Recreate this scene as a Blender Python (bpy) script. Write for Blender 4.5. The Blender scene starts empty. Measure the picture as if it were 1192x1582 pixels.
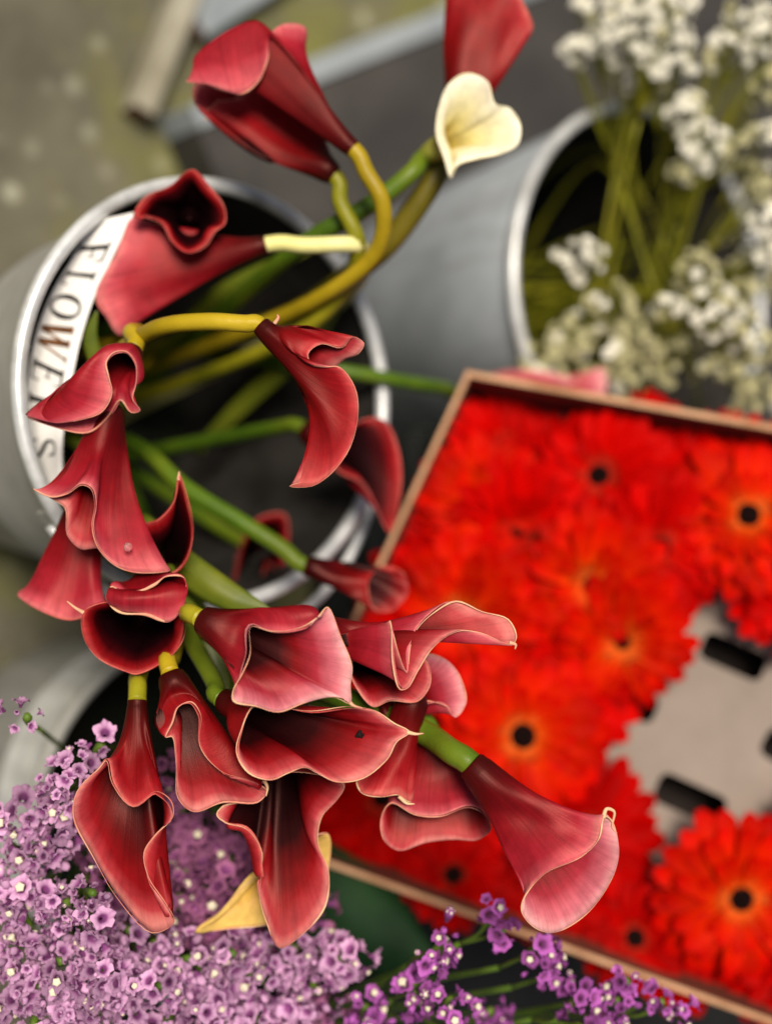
import bpy, bmesh, math, random
import numpy as np
from mathutils import Vector, Matrix

scene = bpy.context.scene
col = scene.collection
random.seed(7)
rng = np.random.default_rng(11)

# ------------------------------------------------------------------ camera, sky, sun, exposure
PITCH = math.radians(52.08)
CAM = np.array([0.0, 0.0, 1.17])
FPX = 1582 * 50 / 36.0
FW = np.array([0, math.cos(PITCH), -math.sin(PITCH)])
UP = np.array([0, math.sin(PITCH), math.cos(PITCH)])
RT = np.array([1.0, 0, 0])
cam_data = bpy.data.cameras.new('camera')
cam = bpy.data.objects.new('camera', cam_data)
col.objects.link(cam)
# the camera is held turned by a quarter: the picture's right is the place's up
xr, yu, zb = UP, -RT, -FW
cam.matrix_world = Matrix(((xr[0], yu[0], zb[0], CAM[0]), (xr[1], yu[1], zb[1], CAM[1]),
                           (xr[2], yu[2], zb[2], CAM[2]), (0, 0, 0, 1)))
cam_data.sensor_fit = 'VERTICAL'
cam_data.sensor_height = 36.0
cam_data.sensor_width = 36.0
cam_data.lens = 50.0
cam_data.clip_start = 0.02
cam_data.clip_end = 200.0
cam_data.dof.use_dof = True
cam_data.dof.focus_distance = 0.775
cam_data.dof.aperture_fstop = 1.9
cam_data.dof.aperture_blades = 0
scene.camera = cam

SUN_EL, SUN_AZ = 57.0, 212.0          # azimuth from +Y, clockwise: behind and to the side of the camera
world = bpy.data.worlds.new('World')
scene.world = world
world.use_nodes = True
wn = world.node_tree
sky = wn.nodes.new('ShaderNodeTexSky')
sky.sky_type = 'NISHITA'
sky.sun_disc = False
sky.sun_elevation = math.radians(SUN_EL)
sky.sun_rotation = math.radians(SUN_AZ)
sky.air_density = 1.0
sky.dust_density = 4.0
sky.ozone_density = 0.6
wn.links.new(sky.outputs[0], wn.nodes['Background'].inputs['Color'])
wn.nodes['Background'].inputs['Strength'].default_value = 0.05
sun_data = bpy.data.lights.new('sun', 'SUN')
sun_data.energy = 4.6
sun_data.angle = math.radians(20)
sun_data.color = (1.0, 0.90, 0.76)
sun = bpy.data.objects.new('sun', sun_data)
col.objects.link(sun)
a, e = math.radians(SUN_AZ), math.radians(SUN_EL)
sdir = Vector((math.sin(a) * math.cos(e), math.cos(a) * math.cos(e), math.sin(e)))
sun.rotation_euler = sdir.to_track_quat('Z', 'Y').to_euler()
sun.location = sdir * 5
scene.view_settings.view_transform = 'Standard'
scene.view_settings.look = 'None'
scene.view_settings.exposure = 0.12
scene.view_settings.gamma = 1.0
scene.view_settings.use_curve_mapping = False
scene.render.engine = 'CYCLES'
scene.cycles.max_bounces = 6
scene.cycles.transparent_max_bounces = 4
scene.cycles.use_denoising = True


# ------------------------------------------------------------------ helpers
def at(x, y, d):
    """the point of the place seen at photograph pixel x, y at distance d along the view axis"""
    return CAM + d * (FW + (x - 596.0) / FPX * UP + (y - 791.0) / FPX * RT)


def at_z(x, y, z):
    r = FW + (x - 596.0) / FPX * UP + (y - 791.0) / FPX * RT
    return CAM + r * ((z - CAM[2]) / r[2])


def smooth(me):
    me.polygons.foreach_set('use_smooth', [True] * len(me.polygons))


def mesh(name, v, f, mats=(), sm=True, mi=None):
    me = bpy.data.meshes.new(name)
    me.from_pydata([tuple(map(float, p)) for p in v], [], [tuple(q) for q in f])
    for m in mats:
        me.materials.append(m)
    if mi is not None:
        me.polygons.foreach_set('material_index', mi)
    if sm:
        smooth(me)
    me.update()
    return me


def obj(name, me, parent=None, loc=None):
    o = bpy.data.objects.new(name, me)
    col.objects.link(o)
    if parent is not None:
        o.parent = parent
    if loc is not None:
        o.location = loc
    return o


def thing(name, label, cat, loc=(0, 0, 0), group=None, me=None):
    o = obj(name, me, None, tuple(map(float, loc)))
    o['label'] = label
    o['category'] = cat
    if group:
        o['group'] = group
    return o


def structure(o):
    o['kind'] = 'structure'
    return o


def unit(v):
    n = np.linalg.norm(v)
    return v / n if n > 1e-12 else v


def frame(d):
    d = unit(d)
    h = np.array([0, 0, 1.0]) if abs(d[2]) < .9 else np.array([1.0, 0, 0])
    e1 = unit(np.cross(h, d))
    return e1, np.cross(d, e1)


def crom(P, n, closed=False):
    """Catmull-Rom samples through the points P (any dimension), centripetal-ish, n per span"""
    P = np.asarray(P, float)
    m = len(P)
    out = []
    spans = m if closed else m - 1
    for i in range(spans):
        if closed:
            p0, p1, p2, p3 = P[(i - 1) % m], P[i], P[(i + 1) % m], P[(i + 2) % m]
        else:
            p1, p2 = P[i], P[i + 1]
            p0 = P[i - 1] if i else 2 * p1 - p2
            p3 = P[i + 2] if i + 2 < m else 2 * p2 - p1
        d0 = max(np.linalg.norm((p1 - p0)[:3]), 1e-6) ** .5
        d1 = max(np.linalg.norm((p2 - p1)[:3]), 1e-6) ** .5
        d2 = max(np.linalg.norm((p3 - p2)[:3]), 1e-6) ** .5
        m1 = ((p1 - p0) / d0 - (p2 - p0) / (d0 + d1) + (p2 - p1) / d1) * d1
        m2 = ((p2 - p1) / d1 - (p3 - p1) / (d1 + d2) + (p3 - p2) / d2) * d1
        for k in range(n):
            t = k / n
            t2, t3 = t * t, t * t * t
            out.append((2 * t3 - 3 * t2 + 1) * p1 + (t3 - 2 * t2 + t) * m1 + (-2 * t3 + 3 * t2) * p2 + (t3 - t2) * m2)
    if not closed:
        out.append(P[-1])
    return np.array(out)


def tube_geo(P, r, seg=10, closed=False, cap=True, flat=1.0):
    """vertices and faces of a tube along the points P with radius r (number or one per point)"""
    P = np.asarray(P, float)
    n = len(P)
    r = np.broadcast_to(np.asarray(r, float), (n,))
    if closed:
        T = np.roll(P, -1, 0) - np.roll(P, 1, 0)
    else:
        T = np.gradient(P, axis=0)
    T = np.array([unit(t) for t in T])
    e1, e2 = frame(T[0])
    V, F = [], []
    for i in range(n):
        e1 = unit(e1 - T[i] * (e1 @ T[i]))
        e2 = np.cross(T[i], e1)
        for k in range(seg):
            a = 2 * math.pi * k / seg
            V.append(P[i] + r[i] * (math.cos(a) * e1 + flat * math.sin(a) * e2))
    last = n if closed else n - 1
    for i in range(last):
        j = (i + 1) % n
        for k in range(seg):
            l = (k + 1) % seg
            F.append((i * seg + k, i * seg + l, j * seg + l, j * seg + k))
    if cap and not closed:
        F.append(tuple(range(seg - 1, -1, -1)))
        F.append(tuple((n - 1) * seg + k for k in range(seg)))
    return V, F


def tube(name, P, r, mat, parent=None, seg=10, closed=False, origin=None, flat=1.0):
    P = np.asarray(P, float)
    if origin is not None:
        P = P - origin
    V, F = tube_geo(P, r, seg, closed, flat=flat)
    return obj(name, mesh(name, V, F, [mat]), parent)


def lathe_geo(prof, seg=64):
    V, F = [], []
    for (r, z) in prof:
        for k in range(seg):
            a = 2 * math.pi * k / seg
            V.append((r * math.cos(a), r * math.sin(a), z))
    for i in range(len(prof) - 1):
        for k in range(seg):
            l = (k + 1) % seg
            F.append((i * seg + k, i * seg + l, (i + 1) * seg + l, (i + 1) * seg + k))
    return V, F


def box_geo(c, s, bev=0.0):
    bm = bmesh.new()
    bmesh.ops.create_cube(bm, size=1.0)
    for v in bm.verts:
        v.co = Vector((v.co.x * s[0], v.co.y * s[1], v.co.z * s[2]))
    if bev:
        bmesh.ops.bevel(bm, geom=bm.edges[:], offset=bev, segments=2, profile=.6, affect='EDGES')
    for v in bm.verts:
        v.co += Vector(c)
    return bm


# ------------------------------------------------------------------ materials
def new_mat(name):
    m = bpy.data.materials.new(name)
    m.use_nodes = True
    nt = m.node_tree
    return m, nt, nt.nodes['Principled BSDF']


def ramp(nt, stops, interp='LINEAR'):
    r = nt.nodes.new('ShaderNodeValToRGB')
    el = r.color_ramp.elements
    r.color_ramp.interpolation = interp
    while len(el) < len(stops):
        el.new(.5)
    for k, (p, c) in enumerate(stops):
        el[k].position = p
        el[k].color = (*c, 1)
    return r


def noise(nt, scale, detail=4, rough=.55, vec=None):
    n = nt.nodes.new('ShaderNodeTexNoise')
    n.inputs['Scale'].default_value = scale
    n.inputs['Detail'].default_value = detail
    n.inputs['Roughness'].default_value = rough
    if vec is not None:
        nt.links.new(vec, n.inputs['Vector'])
    return n


def bump(nt, b, height, strength=.2, dist=.002):
    bp = nt.nodes.new('ShaderNodeBump')
    bp.inputs['Strength'].default_value = strength
    bp.inputs['Distance'].default_value = dist
    nt.links.new(height, bp.inputs['Height'])
    nt.links.new(bp.outputs[0], b.inputs['Normal'])


def mottled(name, c1, c2, scale=20, rough=.6, metal=0.0, bstr=.15, spec=.4, detail=5, lo=.35, hi=.65, bscale=None, bdist=.002):
    m, nt, b = new_mat(name)
    tc = nt.nodes.new('ShaderNodeTexCoord')
    n = noise(nt, scale, detail, .6, tc.outputs['Object'])
    r = ramp(nt, [(lo, c1), (hi, c2)])
    nt.links.new(n.outputs['Fac'], r.inputs[0])
    nt.links.new(r.outputs[0], b.inputs['Base Color'])
    b.inputs['Roughness'].default_value = rough
    b.inputs['Metallic'].default_value = metal
    b.inputs['Specular IOR Level'].default_value = spec
    n2 = noise(nt, bscale or scale * 4, 4, .6, tc.outputs['Object'])
    bump(nt, b, n2.outputs['Fac'], bstr, bdist)
    return m


def translucent_mix(nt, b, fac, color_socket=None, color=None):
    out = nt.nodes['Material Output']
    t = nt.nodes.new('ShaderNodeBsdfTranslucent')
    mx = nt.nodes.new('ShaderNodeMixShader')
    mx.inputs[0].default_value = fac
    if color_socket is not None:
        nt.links.new(color_socket, t.inputs[0])
    else:
        t.inputs[0].default_value = (*color, 1)
    nt.links.new(b.outputs[0], mx.inputs[1])
    nt.links.new(t.outputs[0], mx.inputs[2])
    nt.links.new(mx.outputs[0], out.inputs['Surface'])


def spathe_mat(name, stops, rough=.40, trans=.12, streak=.30, sheen=.0, spec=.26, coat=0.0):
    """petal skin: colour runs from the tube's base (0) to the lip (1), with fine lengthwise veins"""
    m, nt, b = new_mat(name)
    at_ = nt.nodes.new('ShaderNodeAttribute')
    at_.attribute_name = 'along'
    tc = nt.nodes.new('ShaderNodeTexCoord')
    big = noise(nt, 28, 3, .5, tc.outputs['Object'])
    sh = nt.nodes.new('ShaderNodeMath')
    sh.operation = 'MULTIPLY_ADD'
    sh.inputs[1].default_value = .20
    sh.inputs[2].default_value = -.10
    nt.links.new(big.outputs['Fac'], sh.inputs[0])
    ad = nt.nodes.new('ShaderNodeMath')
    ad.operation = 'ADD'
    nt.links.new(at_.outputs['Fac'], ad.inputs[0])
    nt.links.new(sh.outputs[0], ad.inputs[1])
    r = ramp(nt, stops)
    nt.links.new(ad.outputs[0], r.inputs[0])
    mp = nt.nodes.new('ShaderNodeMapping')
    mp.inputs['Scale'].default_value = (60, 1.2, 1)
    nt.links.new(tc.outputs['UV'], mp.inputs['Vector'])
    st = noise(nt, 1.0, 6, .65, mp.outputs[0])
    st.inputs['Distortion'].default_value = .4
    sr = ramp(nt, [(.3, (1 - streak,) * 3), (.7, (1 + streak * .35,) * 3)])
    nt.links.new(st.outputs['Fac'], sr.inputs[0])
    mx = nt.nodes.new('ShaderNodeMixRGB')
    mx.blend_type = 'MULTIPLY'
    mx.inputs[0].default_value = 1
    nt.links.new(r.outputs[0], mx.inputs[1])
    nt.links.new(sr.outputs[0], mx.inputs[2])
    blot = noise(nt, 75, 5, .6, tc.outputs['Object'])
    br = ramp(nt, [(.3, (.74, .70, .72)), (.68, (1.12, 1.12, 1.12))])
    nt.links.new(blot.outputs['Fac'], br.inputs[0])
    m2 = nt.nodes.new('ShaderNodeMixRGB')
    m2.blend_type = 'MULTIPLY'
    m2.inputs[0].default_value = 1
    nt.links.new(mx.outputs[0], m2.inputs[1])
    nt.links.new(br.outputs[0], m2.inputs[2])
    mx = m2
    nt.links.new(mx.outputs[0], b.inputs['Base Color'])
    b.inputs['Roughness'].default_value = rough
    b.inputs['Specular IOR Level'].default_value = spec
    b.inputs['Specular Tint'].default_value = (1, .42, .38, 1)
    b.inputs['Sheen Weight'].default_value = sheen
    b.inputs['Sheen Roughness'].default_value = .45
    b.inputs['Sheen Tint'].default_value = (1, .55, .6, 1)
    fine = noise(nt, 900, 3, .6, tc.outputs['Object'])
    hs = nt.nodes.new('ShaderNodeMath')
    hs.operation = 'MULTIPLY_ADD'
    hs.inputs[1].default_value = .35
    nt.links.new(fine.outputs['Fac'], hs.inputs[0])
    nt.links.new(st.outputs['Fac'], hs.inputs[2])
    bump(nt, b, hs.outputs[0], .22, .0008)
    if trans:
        translucent_mix(nt, b, trans, mx.outputs[0])
    return m


RED_OUT = spathe_mat('calla_outer_red', [(0, (.040, .003, .0024)), (.16, (.08, .0018, .0024)), (.5, (.184, .0028, .0042)), (.8, (.285, .006, .010)), (.94, (.43, .030, .036)), (1, (.56, .115, .10))])
RED_IN = spathe_mat('calla_inner_red', [(.32, (.005, .0006, .001)), (.52, (.018, .0008, .0016)), (.66, (.115, .0016, .0026)), (.80, (.25, .005, .008)), (.92, (.43, .040, .050)), (1, (.66, .21, .19))])
PINK_OUT = spathe_mat('calla_outer_pink', [(0, (.052, .003, .003)), (.18, (.105, .0023, .0036)), (.55, (.235, .0052, .0105)), (.80, (.35, .016, .030)), (.94, (.53, .076, .100)), (1, (.66, .18, .18))])
PINK_IN = spathe_mat('calla_inner_pink', [(.28, (.005, .0006, .001)), (.48, (.024, .001, .0018)), (.61, (.19, .0026, .005)), (.76, (.36, .024, .042)), (.90, (.60, .15, .19)), (1, (.78, .38, .38))])
DARK_OUT = spathe_mat('calla_outer_burgundy', [(0, (.03, .002, .002)), (.3, (0.064, 0.0016, 0.0024)), (.75, (0.152, 0.0024, 0.0032)), (1, (0.324, 0.0126, 0.0144))])
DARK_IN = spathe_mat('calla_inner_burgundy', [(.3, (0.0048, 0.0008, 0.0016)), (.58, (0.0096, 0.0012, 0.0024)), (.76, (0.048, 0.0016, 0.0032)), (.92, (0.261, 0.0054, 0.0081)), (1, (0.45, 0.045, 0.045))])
CREAM_OUT = spathe_mat('calla_outer_cream', [(0, (.30, .34, .04)), (.35, (.62, .55, .14)), (1, (.82, .72, .34))], streak=.12, trans=.2)
CREAM_IN = spathe_mat('calla_inner_cream', [(.1, (.70, .52, .05)), (.40, (.90, .80, .30)), (1, (.94, .92, .74))], streak=.1, trans=.2)
OCHRE_OUT = spathe_mat('calla_outer_ochre', [(0, (.45, .28, .02)), (.5, (.68, .42, .08)), (1, (.78, .54, .15))], streak=.12, trans=.2)


def two_tone(m, dark):
    """the floret's tube keeps its own deeper colour below the pale papery edge"""
    nt = m.node_tree
    b = nt.nodes['Principled BSDF']
    src = b.inputs['Base Color'].links[0].from_socket
    tc = nt.nodes.new('ShaderNodeTexCoord')
    sx = nt.nodes.new('ShaderNodeSeparateXYZ')
    nt.links.new(tc.outputs['Object'], sx.inputs[0])
    r = ramp(nt, [(.62, (1, 1, 1)), (1.0, (0, 0, 0))])
    nt.links.new(sx.outputs['Z'], r.inputs[0])
    mx = nt.nodes.new('ShaderNodeMixRGB')
    mx.inputs[2].default_value = (*dark, 1)
    nt.links.new(r.outputs[0], mx.inputs[0])
    nt.links.new(src, mx.inputs[1])
    nt.links.new(mx.outputs[0], b.inputs['Base Color'])


def petal_var(m, lo=.7, hi=1.2):
    """each copy a little lighter or darker than the next"""
    nt = m.node_tree
    b = nt.nodes['Principled BSDF']
    src = b.inputs['Base Color'].links[0].from_socket
    oi = nt.nodes.new('ShaderNodeObjectInfo')
    mr = nt.nodes.new('ShaderNodeMapRange')
    mr.inputs['To Min'].default_value = lo
    mr.inputs['To Max'].default_value = hi
    hs = nt.nodes.new('ShaderNodeHueSaturation')
    nt.links.new(oi.outputs['Random'], mr.inputs[0])
    nt.links.new(mr.outputs[0], hs.inputs['Value'])
    nt.links.new(src, hs.inputs['Color'])
    nt.links.new(hs.outputs[0], b.inputs['Base Color'])


def plain(name, c, rough=.5, spec=.4, trans=0, c2=None, scale=200, metal=0):
    m = mottled(name, c, c2 or tuple(x * 1.25 for x in c), scale, rough, metal, .12, spec, bdist=.0006)
    if trans:
        translucent_mix(m.node_tree, m.node_tree.nodes['Principled BSDF'], trans, color=c)
    return m


EDGE_CREAM = plain('lip_cream', (.74, .28, .20), .5, .15, .2, (.86, .62, .36), 55)
EDGE_PINK = plain('lip_pink', (.66, .16, .13), .5, .15, .2, (.80, .42, .28), 55)
EDGE_RED = plain('lip_red', (.50, .06, .05), .4, .4, .1, (.60, .14, .10))
EDGE_WHITE = plain('lip_ivory', (.84, .76, .45), .4, .4, .2, (.88, .82, .55))


def stem_mat(name, c1, c2, c3):
    m, nt, b = new_mat(name)
    tc = nt.nodes.new('ShaderNodeTexCoord')
    n = noise(nt, 9, 3, .5, tc.outputs['Object'])
    r = ramp(nt, [(.3, c1), (.5, c2), (.72, c3)])
    nt.links.new(n.outputs['Fac'], r.inputs[0])
    nt.links.new(r.outputs[0], b.inputs['Base Color'])
    b.inputs['Roughness'].default_value = .38
    n2 = noise(nt, 160, 5, .7, tc.outputs['Object'])
    bump(nt, b, n2.outputs['Fac'], .4, .0012)
    b.inputs['Specular IOR Level'].default_value = .25
    n.inputs['Detail'].default_value = 6
    n.inputs['Scale'].default_value = 16
    return m


STEM_GREEN = stem_mat('stem_green', (.025, .06, .005), (.07, .13, .008), (.15, .19, .012))
STEM_YELLOW = stem_mat('stem_yellow_green', (.12, .13, .006), (.26, .24, .010), (.40, .34, .02))
STEM_GOLD = stem_mat('stem_golden', (.24, .17, .006), (.38, .27, .010), (.50, .36, .02))
STEM_PALE = stem_mat('stem_pale', (.62, .58, .18), (.74, .70, .28), (.80, .76, .38))
STEM_OLIVE = stem_mat('stem_olive', (.05, .05, .004), (.11, .09, .006), (.17, .13, .010))
LEAF_GREEN = mottled('leaf_green', (.06, .09, .006), (.17, .18, .012), 14, .42, 0, .12, .4)
LEAF_DARK = mottled('leaf_dark', (.006, .022, .008), (.012, .040, .012), 14, .65, 0, .12, .1)

# ------------------------------------------------------------------ ground
GROUND = mottled('pavement', (.055, .05, .034), (.155, .145, .10), 6, .85, 0, .5, .3, 9, .32, .70, 60, .004)
nt = GROUND.node_tree
b = nt.nodes['Principled BSDF']
# moss and pale lichen spots worn into the paving
src = b.inputs['Base Color'].links[0].from_socket
tc = nt.nodes.new('ShaderNodeTexCoord')
mo = noise(nt, 3.3, 6, .6, tc.outputs['Object'])
mr = ramp(nt, [(.48, (0, 0, 0)), (.64, (1, 1, 1))])
nt.links.new(mo.outputs['Fac'], mr.inputs[0])
mm = nt.nodes.new('ShaderNodeMixRGB')
mm.inputs[2].default_value = (.16, .16, .035, 1)
nt.links.new(mr.outputs[0], mm.inputs[0])
nt.links.new(src, mm.inputs[1])
vo = nt.nodes.new('ShaderNodeTexVoronoi')
vo.inputs['Scale'].default_value = 22
nt.links.new(tc.outputs['Object'], vo.inputs['Vector'])
vr = ramp(nt, [(.12, (.8, .8, .8)), (.26, (0, 0, 0))])
nt.links.new(vo.outputs['Distance'], vr.inputs[0])
wh = noise(nt, 7, 2, .5, tc.outputs['Object'])
wr = ramp(nt, [(.45, (0, 0, 0)), (.55, (1, 1, 1))])
nt.links.new(wh.outputs['Fac'], wr.inputs[0])
mlt = nt.nodes.new('ShaderNodeMixRGB')
mlt.blend_type = 'MULTIPLY'
mlt.inputs[0].default_value = 1
nt.links.new(vr.outputs[0], mlt.inputs[1])
nt.links.new(wr.outputs[0], mlt.inputs[2])
mm2 = nt.nodes.new('ShaderNodeMixRGB')
mm2.inputs[2].default_value = (.36, .36, .27, 1)
nt.links.new(mlt.outputs[0], mm2.inputs[0])
nt.links.new(mm.outputs[0], mm2.inputs[1])
nt.links.new(mm2.outputs[0], b.inputs['Base Color'])
G = 40.0
structure(obj('ground', mesh('ground', [(-G, -G, 0), (G, -G, 0), (G, G, 0), (-G, G, 0)], [(0, 1, 2, 3)], [GROUND], False)))

SHADE_BLACK = mottled('shade_black', (.006, .006, .006), (.012, .012, .012), 12, .6, 0, .1, .2)  # added black sheet standing in for deep shade on the paving
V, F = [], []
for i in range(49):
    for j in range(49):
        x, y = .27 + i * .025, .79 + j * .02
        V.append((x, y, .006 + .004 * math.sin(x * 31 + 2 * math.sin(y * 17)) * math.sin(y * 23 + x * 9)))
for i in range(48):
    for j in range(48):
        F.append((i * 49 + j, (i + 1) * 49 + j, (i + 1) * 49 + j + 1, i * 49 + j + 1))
thing('shade_sheet', 'black sheet added on the paving as the deep shade by the gerbera box', 'sheet', me=mesh('shade_sheet', V, F, [SHADE_BLACK]))

# ------------------------------------------------------------------ buckets
GALV = mottled('galvanised_steel', (.50, .56, .64), (.62, .68, .76), 30, .5, .1, .08, .5, 6, .3, .7, 120, .001)
GALV_RIM = mottled('galvanised_rim', (.52, .54, .56), (.68, .70, .71), 60, .35, .3, .06, .5)
GALV_IN_SHADE = mottled('galvanised_inside_shade', (.018, .016, .014), (.040, .037, .034), 22, .75, 0, .1, .15)  # shade inside the buckets painted in: the same metal coloured nearly black
BLACKP = mottled('black_plastic', (.010, .010, .011), (.018, .018, .019), 30, .5, 0, .05, .35)
for m_ in (GALV, GALV_RIM):
    nt_ = m_.node_tree
    b_ = nt_.nodes['Principled BSDF']
    src_ = b_.inputs['Base Color'].links[0].from_socket
    tc_ = nt_.nodes.new('ShaderNodeTexCoord')
    mp_ = nt_.nodes.new('ShaderNodeMapping')
    mp_.inputs['Scale'].default_value = (22, 22, 3)
    nt_.links.new(tc_.outputs['Object'], mp_.inputs[0])
    st_ = noise(nt_, 1.0, 6, .65, mp_.outputs[0])
    sr_ = ramp(nt_, [(.34, (.62, .60, .57)), (.52, (1, 1, 1))])
    nt_.links.new(st_.outputs['Fac'], sr_.inputs[0])
    ml_ = nt_.nodes.new('ShaderNodeMixRGB')
    ml_.blend_type = 'MULTIPLY'
    ml_.inputs[0].default_value = .8
    nt_.links.new(src_, ml_.inputs[1])
    nt_.links.new(sr_.outputs[0], ml_.inputs[2])
    nt_.links.new(ml_.outputs[0], b_.inputs['Base Color'])
GALV_DULL = mottled('dull_grey_steel', (.24, .24, .225), (.33, .33, .31), 24, .6, .05, .1, .25, 6, .3, .7, 120, .001)
WATER = plain('bucket_water', (.012, .014, .010), .08, .5)


def bucket(label, cx, cy, rtop, h, rbot, outer=GALV, inner=GALV_IN_SHADE, rimmat=GALV_RIM, handle=None, bead=.0048, z0=0.002, ridge=True):
    root = thing('flower_bucket', label, 'bucket', (cx, cy, z0))
    prof = [(0.001, 0), (rbot - .004, 0), (rbot, .004), (rbot + (rtop - rbot) * .62, h * .62), (rbot + (rtop - rbot) * .63 + .0015, h * .632),
                      (rbot + (rtop - rbot) * .66 + .0015, h * .655), (rbot + (rtop - rbot) * .67, h * .668), (rtop, h)]
    V, F = lathe_geo(prof if ridge else prof[:3] + prof[-1:], 96)
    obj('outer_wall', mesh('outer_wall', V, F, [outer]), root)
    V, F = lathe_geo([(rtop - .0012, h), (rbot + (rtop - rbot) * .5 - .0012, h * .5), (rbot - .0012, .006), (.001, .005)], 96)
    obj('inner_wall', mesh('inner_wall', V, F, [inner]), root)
    th = np.linspace(0, 2 * math.pi, 97)[:-1]
    P = np.stack([rtop * np.cos(th), rtop * np.sin(th), np.full_like(th, h)], 1)
    V, F = tube_geo(P, bead, 12, True)
    obj('rim', mesh('rim', V, F, [rimmat]), root)
    rw = rbot + (rtop - rbot) * .35 - .0016
    V, F = lathe_geo([(rw, h * .35), (.001, h * .35)], 64)
    obj('water', mesh('water', V, F, [WATER]), root)
    if handle is not None:
        az, drop, rad = handle
        # bail pushed over to one side, lying just outside the wall
        P = []
        for k in range(41):
            t = math.radians(-75 + 150 * k / 40)
            r_ = rtop + .004 + rad * math.cos(t * 1.2) ** 2
            P.append((r_ * math.cos(az + t), r_ * math.sin(az + t), h - .008 - drop * math.cos(t)))
        tube('handle', P, .0036, rimmat, root, 8)
        for sgn in (-1, 1):
            ang = az + sgn * math.radians(76)
            bm = box_geo((0, 0, 0), (.014, .004, .016), .001)
            bmesh.ops.rotate(bm, verts=bm.verts, cent=(0, 0, 0), matrix=Matrix.Rotation(ang + math.pi / 2, 3, 'Z'))
            bmesh.ops.translate(bm, verts=bm.verts, vec=((rtop + .002) * math.cos(ang), (rtop + .002) * math.sin(ang), h - .010))
            me = bpy.data.meshes.new('handle_ear')
            bm.to_mesh(me)
            bm.free()
            me.materials.append(outer)
            obj('handle_ear', me, root)
    return root


CB = np.array([-.0773, .4883])          # calla bucket
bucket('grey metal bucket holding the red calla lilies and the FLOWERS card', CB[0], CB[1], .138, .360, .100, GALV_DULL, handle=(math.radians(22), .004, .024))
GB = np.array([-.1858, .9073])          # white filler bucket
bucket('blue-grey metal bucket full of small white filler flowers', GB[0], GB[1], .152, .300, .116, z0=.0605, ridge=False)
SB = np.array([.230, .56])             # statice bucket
bucket('galvanised bucket under the mass of pale mauve statice', SB[0], SB[1], .138, .22, .118, GALV_RIM, GALV_IN_SHADE, GALV_DULL)
KB = np.array([.49, .67])  # added to hold the violet sprigs, black to stand for shaded ground
bucket('added black plastic bucket under the deep violet statice sprigs', KB[0], KB[1], .095, .25, .08, BLACKP, BLACKP, BLACKP)


# ------------------------------------------------------------------ calla lilies
def px3(p, D):
    x, y, z = p
    return at(x, y, D - z * D / FPX)


def hermite(p0, m0, p1, m1, t):
    t2, t3 = t * t, t * t * t
    return (2 * t3 - 3 * t2 + 1) * p0 + (t3 - 2 * t2 + t) * m0 + (-2 * t3 + 3 * t2) * p1 + (t3 - t2) * m1


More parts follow.
